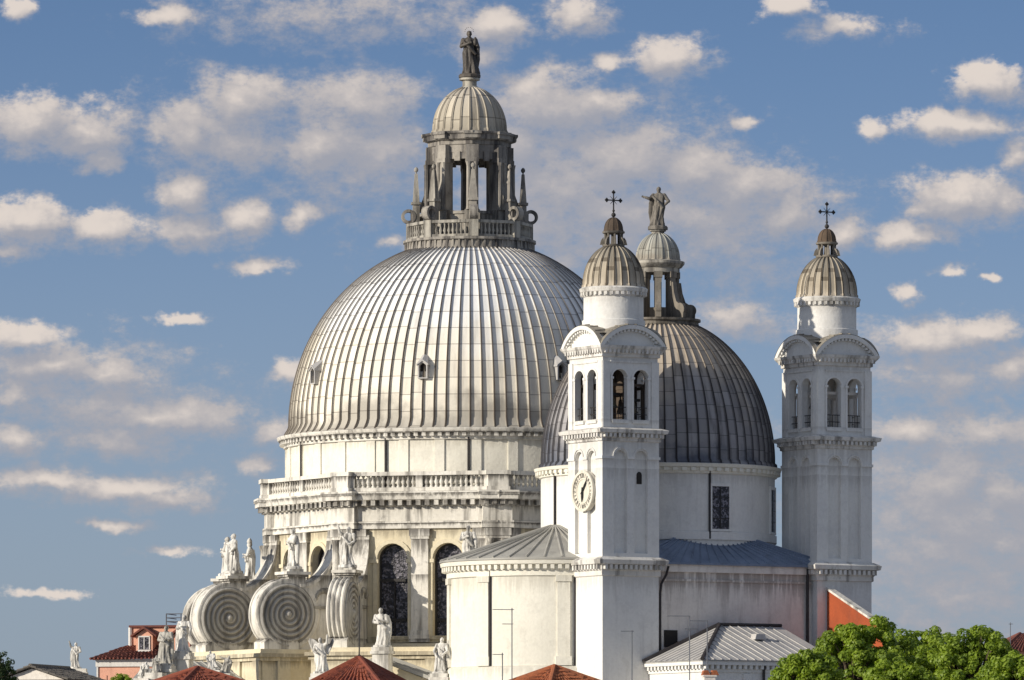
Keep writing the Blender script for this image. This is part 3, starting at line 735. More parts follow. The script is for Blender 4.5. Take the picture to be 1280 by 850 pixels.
for a in (-67.2, -20):  # first tube draws the pilaster's edge shadow as a dark line
    mb = MB(); T = FT(R(a), 7.08, ax, ay); mb.tube([T(0, 0, 18.9), T(0, 0, 25.2)], .055, 6); mb.build('downpipe', M['pipe'], chn)
for xx in (7.85-.35, ):
    mb = MB(); mb.tube([(5.7, -9.5, 0), (5.7, -9.5, 25.4)], .1, 6); mb.build('downpipe', M['pipe'], chn)
mb = MB(); mb.tube([(-5.2, -9.75, 25.35), (-5.3, -9.65, 24.8), (-5.62, -9.55, 24.2), (-5.68, -9.5, 23.6), (-5.68, -9.5, 0)], .08, 6); mb.build('downpipe', M['pipe'], chn)
mb = MB(); mb.box(-5.3, -4.3, -9.42, -9.3, 20.1, 21.2); mb.build('vent_opening', M['dark'], chn)

# ------------------------------------------------------------------ bell towers
def tower(name, d, label, clock):
    pos = Vector((MX, MY, 0))+e1*32.8+la*d
    t = empty(name, pos, A1, label, 'bell tower', 'white bell towers with ochre domes')
    H = 2.15
    mb = MB(); mb.box(-H+.02, H-.02, -H+.02, H-.02, 0, 24.9)
    mb.build('base', M['plaster'], t)
    mb = MB(); mb.lathe([(H, 24.6), (H+.08, 24.65), (H+.08, 24.95), (H+.14, 25.0), (H+.14, 25.32), (H+.42, 25.38), (H+.48, 25.65), (H+.1, 25.85), (H-.2, 25.9)], 4, apo=True, off=pi/4)
    for k in range(4): dentil_line(mb, FT(k*pi/2, H), -H-.1, H+.1, -.38, -.1, 25.04, 25.34, .36, .5)
    mb.build('base_cornice', M['cornice'], t)
    mb = MB(); mb.box(-H+.26, H-.26, -H+.26, H-.26, 25.6, 33.9)
    for k in range(4):
        T = FT(k*pi/2, H); arch_wall(mb, T, -H, H, 25.8, 33.6, [(-.78, .5, 26.1, 32.25), (.78, .5, 26.1, 32.25)], .261)
        for x0, x1 in ((-H-.06, -1.28), (-.28, .28), (1.28, H+.06)): mb.box(x0, x1, -.07, .03, 32.18, 32.36, T)
        for xc in (-.78, .78):
            po, pi2 = arch_pts(xc, .6, 32.36), arch_pts(xc, .505, 32.36)
            for i in range(12): mb.prism([po[i], po[i+1], pi2[i+1], pi2[i]], -.07, .03, T)
    sh = mb.build('shaft', M['plaster'], t)
    if clock:
        T = FT(0, H-.26); s = MB(); ap = arch_pts(.78, .2, 31.2, 8); s.add([T(x, -.02, z) for x, z in [(.58, 30.6)]+ap+[(.98, 30.6)]], [tuple(range(11))]); s.build('slit_window', M['dark'], sh)
    mb = MB(); mb.lathe([(H, 33.3), (H+.1, 33.35), (H+.1, 33.5), (H+.16, 33.55), (H+.16, 33.8), (H+.42, 33.86), (H+.48, 34.08), (H+.1, 34.2), (H-.3, 34.25)], 4, apo=True, off=pi/4)
    for k in range(4): dentil_line(mb, FT(k*pi/2, H), -H-.1, H+.1, -.38, -.1, 33.58, 33.83, .34, .5)
    mb.build('middle_cornice', M['cornice'], t)
    mb = MB(); Hb = 2.08
    for k in range(4):
        T = FT(k*pi/2, Hb); e = Hb if k % 2 == 0 else Hb-.42
        arch_wall(mb, T, -e, e, 34.2, 39.05, [(-.8, .58, 34.75, 37.4), (.8, .58, 34.75, 37.4)], .42, True)
        for xs in (-1.85, 1.85): mb.box(xs-.26, xs+.26, -.09, .02, 34.22, 38.5, T)
        mb.box(-1.5, 1.5, -.06, .03, 38.42, 38.54, T)
        for xs in (-1.42, -.18, .18, 1.42):
            mb.box(xs-.07, xs+.07, -.05, .05, 34.6, 37.35, T); mb.box(xs-.13, xs+.13, -.09, .06, 37.35, 37.5, T)
        for xc in (-.78, .78):
            xc = .8 if xc > 0 else -.8; po, pi2 = arch_pts(xc, .71, 37.4), arch_pts(xc, .59, 37.4)
            for i in range(12): mb.prism([po[i], po[i+1], pi2[i+1], pi2[i]], -.06, .02, T)
        for xc in (-.78, .78): mb.box(xc-.62, xc+.62, -.12, .1, 34.5, 34.72, T)
    mb.box(-Hb+.3, Hb-.3, -Hb+.3, Hb-.3, 34.15, 34.4)
    bf = mb.build('belfry', M['plaster'], t)
    mb = MB()
    for k in range(4):
        T = FT(k*pi/2, Hb-.44); arch_wall(mb, T, -Hb+.5, Hb-.5, 34.4, 39.0, [(-.8, .58, 34.75, 37.4), (.8, .58, 34.75, 37.4)], .04)
    mb.box(-1.6, 1.6, -1.6, 1.6, 38.6, 38.7)
    for s in (-1, 0, 1):
        mb.box(s*1.4-.09, s*1.4+.09, -1.6, 1.6, 36.75, 36.95); mb.box(-1.6, 1.6, s*1.35-.09, s*1.35+.09, 36.95, 37.12)
        for u in (-1, 1): mb.box(s*1.4-.09, s*1.4+.09, u*1.3-.09, u*1.3+.09, 34.4, 36.75)
    if clock: mb.box(-.5, .5, -.42, .5, 34.4, 38.6); mb.box(-.06, .06, -1.6, 1.6, 34.4, 38.58)  # solid core and partition added to stop sun crossing the belfry
    mb.build('bell_frame_and_lining', M['timber'] if clock else M['plaster_old'], bf)  # clock tower lining coloured dark to stand for shade inside the arches
    for k in range(4):
        T = FT(k*pi/2, Hb)
        for xc in (-.78, .78):
            r_ = MB()
            for zz in (35.1, 35.55): r_.tube([T(xc-.58, .2, zz), T(xc+.58, .2, zz)], .03, 5)
            for i in range(5): r_.tube([T(xc-.4+.2*i, .2, 34.75), T(xc-.4+.2*i, .2, 35.55)], .02, 4)
            r_.build('railing', M['iron'], bf)
    # upper cornice, segmental pediments, roof
    mb = MB(); mb.lathe([(Hb, 38.75), (Hb+.12, 38.8), (Hb+.12, 39.0), (Hb+.18, 39.05), (Hb+.42, 39.35), (Hb+.46, 39.5), (Hb-.2, 39.55)], 4, apo=True, off=pi/4)
    for k in range(4): dentil_line(mb, FT(k*pi/2, Hb), -Hb-.1, Hb+.1, -.36, -.1, 39.02, 39.26, .32, .5)
    mb.build('upper_cornice', M['cornice'], t)
    mb = MB(); top = MB(); W, rise = Hb+.34, 1.3; rr = (W*W+rise*rise)/(2*rise); a_ = math.asin(W/rr)
    def seg(r, m=18): return [(r*sin(-a_+2*a_*i/m), 39.5+rise-rr+r*cos(-a_+2*a_*i/m)) for i in range(m+1)]
    for k in range(4):
        T = FT(k*pi/2, Hb)
        mb.prism([(x, max(z, 39.5)) for x, z in seg(rr-.1)], -.04, .35, T)
        so_, si_ = seg(rr+.06), seg(rr-.2)
        for i in range(18): mb.prism([so_[i], so_[i+1], si_[i+1], si_[i]], -.42, -.04, T)
        sd_ = seg(rr-.28)
        for i in range(1, 17):
            if i % 1 == 0:
                x, z = sd_[i]; mb.box(x-.08, x+.08, -.3, -.04, max(z-.08, 39.56), z+.08, T)
    mb.build('pediment', M['plaster'], t)
    for k in range(4):
        T = FT(k*pi/2, Hb); so_ = seg(rr+.08)
        for i in range(18):
            (x0, z0), (x1, z1) = so_[i], so_[i+1]
            de = -.12 if max(abs(x0), abs(x1)) > Hb-.12 else Hb-.3; up = .22 if de > 0 else .03
            top.add([T(x0, -.44, z0), T(x1, -.44, z1), T(x1, de, z1+up), T(x0, de, z0+up)], [(0,1,2,3)])
            if de > 0 and i % 2 == 0: top.tube([T(x0, -.3, z0+.02), T(x0, de, z0+.25)], .05, 5)
    top.lathe([(2.0, 39.6), (1.9, 40.9), (1.9, 41.0)], 32, cap=False)
    top.build('roof', M['moss_roof'], t)
    mb = MB(); mb.lathe([(1.95, 39.8), (1.95, 43.0)], 48, cap=False); mb.lathe([(2.05, 40.6), (2.05, 41.25), (1.97, 41.3)], 48, cap=False)
    mb.build('lantern_drum', M['plaster'], t, 35)
    mb = MB(); mb.lathe([(1.96, 42.75), (2.03, 42.8), (2.03, 43.0), (2.18, 43.08), (2.24, 43.3), (2.1, 43.4), (1.5, 43.45)], 48, cap=False)
    dentil_ring(mb, 1.98, 2.17, 42.85, 43.06, 36, .5); mb.build('drum_cornice', M['cornice'], t, 35)
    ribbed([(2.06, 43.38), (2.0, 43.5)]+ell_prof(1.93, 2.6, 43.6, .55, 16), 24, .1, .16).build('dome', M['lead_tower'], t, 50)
    mb = MB(); mb.lathe([(.55, 45.95), (.72, 46.1), (.72, 46.22), (.14, 46.26), (.14, 46.9)], 20, cap=False)
    for k in range(8):
        a = 2*pi*(k+.5)/8; mb.lathe([(.09, 46.2), (.07, 46.3), (.07, 46.85), (.1, 46.95)], 6, .55*sin(a), -.55*cos(a))
        T = FT(a, .62); mb.prism([(0, 46.2), (.28, 46.2), (.2, 46.5), (.05, 46.7)], -.05, .05, lambda s, d, z: T(d, -s, z))
    mb.lathe([(.5, 46.9), (.72, 46.95), (.74, 47.06), (.6, 47.1)], 20)
    ln = mb.build('small_lantern', M['soot'], t, 40)
    ribbed([(.66, 47.08), (.63, 47.15)]+ell_prof(.6, .78, 47.2, .08, 10), 10, .04, .16).build('small_dome', M['rust_dome'], ln, 50)
    mb = MB(); mb.tube([(0, 0, 47.9), (0, 0, 49.62)], [.055, .04], 6); mb.ell((0, 0, 48.15), (.15, .15, .15), 10, 8); mb.ell((0, 0, 48.42), (.09, .09, .09), 8, 6)
    mb.tube([(-.52, 0, 49.1), (.52, 0, 49.1)], .045, 6)
    for x, z in ((-.52, 49.1), (.52, 49.1), (0, 49.62)):
        for dx_, dz_ in ((0, .1), (0, -.1), (.1, 0), (-.1, 0)): mb.ell((x+dx_*.8, 0, z+dz_*.8), (.075, .05, .075), 6, 5)
    for s in (-1, 1):
        for u in (-1, 1): mb.tube([(0, 0, 49.1), (s*.26, 0, 49.1+u*.26)], [.03, .012], 4)
    mb.build('cross', M['iron'], t)
    if clock:
        T = FT(-pi/2, H); mb = MB(); zc = 30.15
        ringp = lambda r, k=48: [(r*cos(2*pi*i/k), zc+r*sin(2*pi*i/k)) for i in range(k)]
        mb.prism(ringp(1.3), -.16, .16, T)
        ro, ri = ringp(1.34), ringp(1.16)
        for i in range(48): mb.prism([ro[i], ro[(i+1) % 48], ri[(i+1) % 48], ri[i]], -.24, -.14, T)
        ro, ri = ringp(.82), ringp(.76)
        for i in range(48): mb.prism([ro[i], ro[(i+1) % 48], ri[(i+1) % 48], ri[i]], -.2, -.15, T)
        ck = mb.build('clock', M['dial'], t)
        mk = MB()
        roman = {1:'I',2:'II',3:'III',4:'IV',5:'V',6:'VI',7:'VII',8:'VIII',9:'IX',10:'X',11:'XI',12:'XII'}
        for h in range(24):
            a = 2*pi*h/24; ux, uz = sin(a), cos(a); s_ = roman[(h-1) % 12+1]
            wch = {'I': .05, 'V': .11, 'X': .11}; tot = sum(wch[c] for c in s_); o_ = -tot/2
            def stroke(p, q_):
                (x0, r0), (x1, r1) = p, q_
                A = (x0*uz+r0*ux, zc-x0*ux+r0*uz); B = (x1*uz+r1*ux, zc-x1*ux+r1*uz)
                ddx, ddz = B[0]-A[0], B[1]-A[1]; L = sqrt(ddx*ddx+ddz*ddz); nx, nz = -ddz/L*.014, ddx/L*.014
                mk.prism([(A[0]-nx, A[1]-nz), (B[0]-nx, B[1]-nz), (B[0]+nx, B[1]+nz), (A[0]+nx, A[1]+nz)], -.185, -.155, T)
            for c in s_:
                m_ = o_+wch[c]/2
                if c == 'I': stroke((m_, .87), (m_, 1.12))
                elif c == 'V': stroke((m_-.045, 1.12), (m_, .87)); stroke((m_+.045, 1.12), (m_, .87))
                else: stroke((m_-.045, 1.12), (m_+.045, .87)); stroke((m_+.045, 1.12), (m_-.045, .87))
                o_ += wch[c]
        mk.build('numeral_ring', M['mark'], ck)
        for nm, a, L, wd in (('hour_hand', R(185), .72, .07), ('minute_hand', R(38), .98, .05)):
            hm = MB(); ux, uz = sin(a), cos(a)
            hm.prism([(-.25*ux-wd*uz, zc-.25*uz+wd*ux), (.5*L*ux-wd*1.3*uz, zc+.5*L*uz+wd*1.3*ux), (L*ux, zc+L*uz), (.5*L*ux+wd*1.3*uz, zc+.5*L*uz-wd*1.3*ux), (-.25*ux+wd*uz, zc-.25*uz-wd*ux)], -.26, -.21, T)
            hm.build(nm, M['hand'], ck)
    return t, pos
t1, p1 = tower('bell_tower', -8.25, 'white bell tower with a round clock on its sunlit side', True)
t2, p2 = tower('bell_tower', 8.25, 'white bell tower without a clock, behind the green trees', False)
def bell(pos, rz, ox, oy, z, s, label):
    o = empty('bell', (pos.x+ox*cos(rz)-oy*sin(rz), pos.y+ox*sin(rz)+oy*cos(rz), z), rz, label, 'bell', 'bells hanging in the belfries')
    mb = MB(); mb.lathe([(.62*s, 0), (.6*s, .06*s), (.46*s, .28*s), (.36*s, .65*s), (.32*s, .9*s), (.2*s, 1.02*s), (.05*s, 1.06*s)], 20); mb.build('bell_body', M['bronze'], o, 50)
    mb = MB(); mb.box(-.62, .62, -.12*s, .12*s, 1.05*s, 1.3*s); mb.build('yoke', M['iron'], o)
    mb = MB(); mb.tube([(0, 0, .7*s), (0, 0, -.12*s)], .035, 6); mb.ell((0, 0, -.12*s), (.09, .09, .11), 8, 6); mb.build('clapper', M['iron'], o)
bell(p1, A1, -.78, -.95, 35.55, .76, 'bronze bell hanging in the left arch of the clock tower belfry')
bell(p1, A1, .78, -.95, 35.25, .72, 'bronze bell hanging in the right arch of the clock tower belfry')
bell(p2, A1, -.78, .3, 36.1, .66, 'bronze bell hanging in the belfry of the tower without a clock')

# ------------------------------------------------------------------ low annexe in front of the choir, and the brick buttress
def local(pos, rz):
    return lambda x, y, z=0: Vector((pos.x+x*cos(rz)-y*sin(rz), pos.y+x*sin(rz)+y*cos(rz), z))
LC = local(CH, A1)
an = empty('annexe', LC(0, -10.2), A1, 'low annexe with hipped pale metal roof at the foot of the clock tower', 'annexe')
X0, X1, D = -6.85, 3.2, 6.6       # outer corner at X0, depth D outward
mb = MB(); mb.box(X0, X1, -D, .1, 0, 18.75)
for xx in (X0+.35, X0+3.2, X0+6.2): mb.box(xx-.3, xx+.3, -D-.1, -D+.05, 0, 18.2)
mb.build('wall', M['plaster'], an)
mb = MB(); mb.box(X0-.1, X1, -D-.1, .1, 18.3, 18.5); mb.box(X0-.4, X1, -D-.4, .1, 18.75, 19.05)
x = X0-.1
while x < X1: mb.box(x, x+.2, -D-.32, -D-.05, 18.5, 18.76); x += .42
y = -D
while y < 0: mb.box(X0-.32, X0-.05, y, y+.2, 18.5, 18.76); y += .42
mb.build('cornice', M['plaster'], an)
mb = MB(); zt = 21.55; Ax, Bx = (X0-.5, .1), (X0-.5, -D-.5); tx = X0+5.3
mb.add([(Ax[0], .1, 19.06), (Bx[0], -D-.5, 19.06), (tx, .1, zt), (X1, .1, zt), (X1, -D-.5, 19.06)], [(0,1,2), (1,4,3,2)])
mb.add([(Ax[0], .1, 19.0), (Bx[0], -D-.5, 19.0), (X1, -D-.5, 19.0), (X1, .1, 19.0)], [(0,1,2,3)])
for i in range(16):
    xx = X0-.2+i*.62
    if xx > X1: break
    f = min(1, max(0, (xx-(X0-.5))/(tx-(X0-.5))))
    ytop = .1 if f >= 1 else -D-.5+(D+.6)*f; ztop = 19.06+(zt-19.06)*f
    mb.tube([(xx, -D-.48, 19.1), (xx, ytop, ztop+.03)], .032, 5)
for i in range(10):
    yy = -D+i*.66; f = (yy+D+.5)/(D+.6); xt = Ax[0]+(tx-Ax[0])*f
    mb.tube([(Ax[0]+.02, yy, 19.1), (xt, yy, 19.06+(zt-19.06)*f+.03)], .032, 5)
rf = mb.build('roof', M['lead_pale'], an)
mb = MB(); mb.tube([(Bx[0], Bx[1], 19.12), (tx, .05, zt+.06)], .13, 6); mb.tube([(tx, .0, zt+.06), (X1, .0, zt+.06)], .12, 6); mb.tube([(Ax[0], .05, 19.12), (tx, .05, zt+.06)], .16, 6)
mb.build('ridge_flashing', M['pipe'], rf)
mb = MB(); mb.tube([(X0+4.4, -D-.15, 0), (X0+4.4, -D-.15, 18.7)], .09, 6); mb.build('downpipe', M['pipe'], an)
mb = MB(); mb.prism([(0, 0), (.85, 0), (.75, .35), (.1, .35)], 0, .6, lambda a, d, z: (X0+6+a, -2.6-d, 20.56+z)); mb.build('roof_vent', M['lead_pale'], rf)
bt = empty('brick_buttress', LC(8.25-1.0, -10.1), A1, 'sloping orange brick buttress with pale coping beneath the far bell tower', 'buttress')
TB = lambda s, t, z: (t, -s, z)
mb = MB(); mb.prism([(-.05, 0), (6.6, 0), (6.6, 21.35), (0, 24.05)], -.4, .0, TB); mb.build('wall', M['brick'], bt)
mb = MB(); mb.prism([(-.1, 24.05), (6.8, 21.25), (6.8, 21.4), (-.1, 24.2)], -.46, .06, TB); mb.build('coping', M['stone'], bt)

# ------------------------------------------------------------------ statues
def figure(h, seed, pose='hold', wings=False, mitre=False, staff=False, halo=False, child=False, crouch=False, base=True):
    rnd = random.Random(seed); mb = MB(); ph = rnd.random()*6; lean = rnd.uniform(-.03, .03)
    prof = [(0, .19, .15), (.04, .185, .15), (.12, .165, .135), (.25, .145, .125), (.38, .135, .115), (.5, .14, .105), (.58, .12, .09), (.66, .125, .09), (.74, .15, .095), (.80, .15, .085), (.835, .09, .065), (.86, .045, .045), (.9, .04, .042)]
    if crouch: prof = [(z*.8, rx*1.35, ry*1.5) for z, rx, ry in prof]
    sc_ = .8 if crouch else 1.0
    nu = 28; vs = []; fs = []
    sway = lambda z: (.025*sin(z*5+ph)+lean*z)
    for z, rx, ry in prof:
        amp = .16 if z < .6 else .08
        for i in range(nu):
            a = 2*pi*i/nu; f = 1+amp*sin(6*a+ph+z*4)+amp*.6*sin(11*a+ph*2-z*7)
            vs.append(((sway(z)+rx*f*cos(a))*h, ry*f*sin(a)*h, z*h))
    for j in range(len(prof)-1):
        for i in range(nu): fs.append((j*nu+i, j*nu+(i+1) % nu, (j+1)*nu+(i+1) % nu, (j+1)*nu+i))
    fs += [tuple(range(nu-1, -1, -1)), tuple((len(prof)-1)*nu+i for i in range(nu))]
    mb.add(vs, fs)
    sx = sway(.9)*h; zz = lambda t: t*h*sc_
    turn = rnd.uniform(-.02, .02)*h
    hc = (sx+turn*.5, -.015*h, zz(.93))
    mb.ell(hc, (.055*h, .064*h, .072*h), 12, 10)
    mb.ell((hc[0], hc[1]+.02*h, hc[2]+.012*h), (.062*h, .06*h, .07*h), 12, 8)          # hair or veil
    mb.ell((hc[0]+turn*.3, hc[1]-.066*h, hc[2]-.005*h), (.012*h, .018*h, .02*h), 6, 5)   # nose
    mb.ell((hc[0]+turn*.2, hc[1]-.045*h, hc[2]-.05*h), (.028*h, .025*h, .022*h), 6, 5)   # chin or beard
    if mitre: mb.lathe([(.062*h, hc[2]+.03*h), (.078*h, hc[2]+.09*h), (.05*h, hc[2]+.16*h), (.005*h, hc[2]+.2*h)], 12, hc[0], hc[1])
    def arm(s, el, wr):
        sh = Vector((sx+s*.14*h, 0, zz(.785))); e = Vector((sx+el[0]*h, el[1]*h, zz(el[2]))); w_ = Vector((sx+wr[0]*h, wr[1]*h, zz(wr[2])))
        mb.tube([sh, (sh+e)/2, e, (e+w_)/2, w_], [.056*h, .052*h, .046*h, .04*h, .03*h], 8)
        mb.ell(e, (.048*h,)*3, 8, 6); mb.ell(sh, (.06*h,)*3, 8, 6)
        d = (w_-e).normalized(); side = d.cross(Vector((0, 1, 0))).normalized() if abs(d.y) < .9 else Vector((1, 0, 0))
        mb.ell(w_+d*.025*h, (.027*h, .022*h, .03*h), 8, 6)
        for i in range(4): b0 = w_+d*.03*h+side*(i-1.5)*.013*h; mb.tube([b0, b0+d*(.03-.004*abs(i-1.4))*h, b0+d*.048*h+Vector((0, -.012*h, 0))], .008*h, 5)
        mb.tube([w_+side*.022*h, w_+side*.04*h+d*.03*h], .009*h, 5)
        return w_
    P_ = {'hold': (((.19,-.05,.64),(.06,-.15,.66)), ((-.19,-.04,.63),(-.05,-.15,.60))),
          'raise': (((.22,-.04,.84),(.24,-.08,1.02)), ((-.2,-.03,.63),(-.1,-.13,.56))),
          'raise_left': (((.2,-.03,.63),(.1,-.13,.56)), ((-.22,-.04,.84),(-.25,-.08,1.0))),
          'point': (((.21,-.03,.64),(.13,-.12,.55)), ((-.24,-.06,.74),(-.38,-.1,.76))),
          'hip': (((.25,.0,.64),(.15,-.05,.53)), ((-.23,-.05,.7),(-.36,-.09,.74))),
          'down': (((.2,-.02,.62),(.2,-.07,.48)), ((-.19,-.05,.64),(-.03,-.16,.7))),
          'bend': (((.2,-.1,.6),(.1,-.2,.5)), ((-.2,-.1,.6),(-.12,-.2,.46)))}[pose]
    wr = arm(1, *P_[0]); wl = arm(-1, *P_[1])
    # cloak falling from a shoulder
    ck = [(.12, .06, .80), (.17, .07, .6), (.18, .06, .35), (.15, .07, .08)]
    mb.tube([Vector((sx*0+a*h*(1 if seed % 2 else -1), b*h, zz(c))) for a, b, c in ck], [.05*h, .07*h, .07*h, .05*h], 8)
    mb.tube([Vector((sx-.15*h, -.07*h, zz(.76))), Vector((sx, -.13*h, zz(.6))), Vector((.14*h, -.1*h, zz(.45)))], [.03*h, .04*h, .035*h], 7)
    if wings:
        for s in (-1, 1):
            pts = [(.05, .80), (.2, .95), (.36, 1.0), (.40, .9), (.33, .72), (.22, .5), (.1, .55)]
            mb.prism([(s*x*h+sx, zz(z)) for x, z in pts], .07*h, .12*h, lambda a, d, z: (a, d, z))
    if staff: mb.tube([Vector((wl.x, wl.y, .0)), wl, Vector((wl.x, wl.y, h*1.12))], .018*h, 6)
    if halo:
        mb.tube([(hc[0]+.10*h*cos(2*pi*i/20), hc[1]+.01*h, hc[2]+.06*h+0.10*h*sin(2*pi*i/20)) for i in range(20)], .005*h, 5, True)
        mb.tube([Vector((hc[0], hc[1], hc[2]+.05*h)), Vector((hc[0], hc[1], hc[2]+.06*h))], .06*h, 6)
        for i in range(8):
            a = pi*i/7; c = Vector((hc[0]+.10*h*cos(a), hc[1]+.01*h, hc[2]+.06*h+.10*h*sin(a))); mb.ell(c, (.013*h,)*3, 6, 5)
        mb.tube([Vector((hc[0], .02*h, zz(.9))), Vector((hc[0], .02*h, zz(1.0)))], .015*h, 5)
    if child:
        mb.ell((sx+.12*h, -.17*h, zz(.72)), (.05*h, .05*h, .075*h), 10, 8); mb.ell((sx+.12*h, -.18*h, zz(.81)), (.036*h,)*3, 8, 6)
    me = mb.mesh('body', M['statue'])
    o = bpy.data.objects.new('tmp', me); COL.objects.link(o)
    md = o.modifiers.new('r', 'REMESH'); md.mode = 'VOXEL'; md.voxel_size = .0095*h; md.use_smooth_shade = True
    sm = o.modifiers.new('s', 'SMOOTH'); sm.factor = .25; sm.iterations = 1
    dg = bpy.context.evaluated_depsgraph_get(); out = bpy.data.meshes.new_from_object(o.evaluated_get(dg))
    bpy.data.objects.remove(o); out.materials.clear(); out.polygons.foreach_set('use_smooth', [True]*len(out.polygons))
    return out
def statue(loc, rz, h, seed, label, mat='statue', group='statues on the church roofs', tilt=0, plinth=.14, **kw):
    t = empty('statue', loc, rz, label, 'statue', group)
    me = figure(h-plinth, seed, **kw); me.name = 'figure'; me.materials.append(M[mat])
    b = bpy.data.objects.new('figure', me); COL.objects.link(b); b.parent = t; b.location = (0, 0, plinth-.01); b.rotation_euler = (0, tilt, 0)
    mb = MB(); q = .24*h; mb.lathe([(q, 0), (q, plinth*.7), (q*.9, plinth)], 10); mb.build('plinth', M[mat], t)
    return t
statue((MX, MY, 60.6), A0+R(20), 3.25, 3, 'dark haloed statue on the topmost lantern of the great dome', 'bronze_dark', pose='down', halo=True, child=True, plinth=.25)
statue((CH.x, CH.y, 48.15), R(-5), 2.85, 6, 'statue with one arm stretched out atop the chancel lantern', 'statue_dark', pose='hip', plinth=.25)
vl = {(-1, 1): ('robed statue on the middle great scroll, left of the small windows', 'hold', {}),
      (0, -1): ('cloaked statue with raised arm above the narrow sideways scroll', 'raise_left', dict(wings=False)),
      (0, 1): ('robed statue just left of the apse roof before a window', 'down', {}),
      (-1, -1): ('right figure of the statue pair above the leftmost great scroll', 'point', {}),
      (-2, 1): ('left figure of the statue pair above the leftmost great scroll', 'hold', {}),
      (-2, -1): ('lone statue in a tall pointed hat between the two scrolls', 'hold', dict(mitre=True))}
for i, (k, (lb_, ps, kw)) in enumerate(vl.items()):
    loc, a = spots[k]
    statue(loc, a+R(10*(i % 3-1)), 2.75, 11+i, lb_, pose=ps, plinth=.2, **kw)
# statues standing on piers along the lower roofs: column, head row, foot row, distance, width of pier
def pier_statue(x, yt, yb, Y, label, plab, seed, rz=-.3, mat='statue', pw=.55, group='statues on the church roofs', **kw):
    h = (yb-yt)*Y/FP; z = pz(yb, Y); loc = Vector((px(x, Y), Y, z))
    p = empty('stone_pier', (loc.x, loc.y, 0), A0 if x > 150 else 0)
    mb = MB(); mb.box(-pw, pw, -pw, pw, 0, z-.45); mb.box(-pw-.12, pw+.12, -pw-.12, pw+.12, z-.45, z-.25); mb.box(-pw-.05, pw+.05, -pw-.05, pw+.05, z-.25, z)
    bpy.data.objects.remove(p)
    o = mb.build('stone_pier', M['stone']); o.location = (loc.x, loc.y, 0); o.rotation_euler = (0, 0, A0 if x > 150 else 0)
    tag(o, plab, 'pier', 'stone piers that carry statues')
    return statue(loc, rz, h, seed, label, mat, group, **kw)
pier_statue(478, 760, 809, 475.5, 'statue standing before the base of the front arched window', 'stone pier under the statue before the front arched window', 31, pose='hold')
pier_statue(402, 797, 842, 474, 'winged statue left of the red pyramid roof', 'stone pier under the winged statue by the red pyramid roof', 32, pose='raise', wings=True)
pier_statue(551, 797, 842, 473, 'statue at the left foot of the apse wall', 'stone pier under the statue at the left foot of the apse', 33, pose='bend')
pier_statue(229, 769, 816, 482, 'tall statue on a pier beside the leftmost great scroll', 'tall stone pier beside the leftmost great scroll', 34, pose='down')
pier_statue(206, 782, 832, 481, 'tall statue in front of the pink house roof', "grey statue's stone pier in front of the pink house roof", 35, pose='hold', mat='statue_grey')
pier_statue(195, 815, 841, 480, 'small statue just left of the tall one by the pink house', 'low stone pier just left of the tall pier by the pink house', 36, pose='hold', mat='statue_grey', crouch=True)
pier_statue(178, 822, 848, 480, 'small leaning statue, lowest one before the pink house', 'lowest stone pier before the pink house', 37, pose='bend', tilt=.3, crouch=True)
pier_statue(267, 808, 838, 479, 'crouching statue below the leftmost great scroll', 'stone pier under the crouching statue below the leftmost scroll', 38, pose='bend', crouch=True, tilt=-.25)
pier_statue(280, 814, 842, 479, 'bent statue at the top of the grey gable slope', 'stone pier under the bent statue on the grey gable slope', 39, pose='point', crouch=True, tilt=.4, mat='statue_grey')
pier_statue(94, 803, 836, 505, 'lone statue on a pier far left against the sky', 'wide lone stone pier far left against the sky', 40, pose='raise_left', pw=.75)

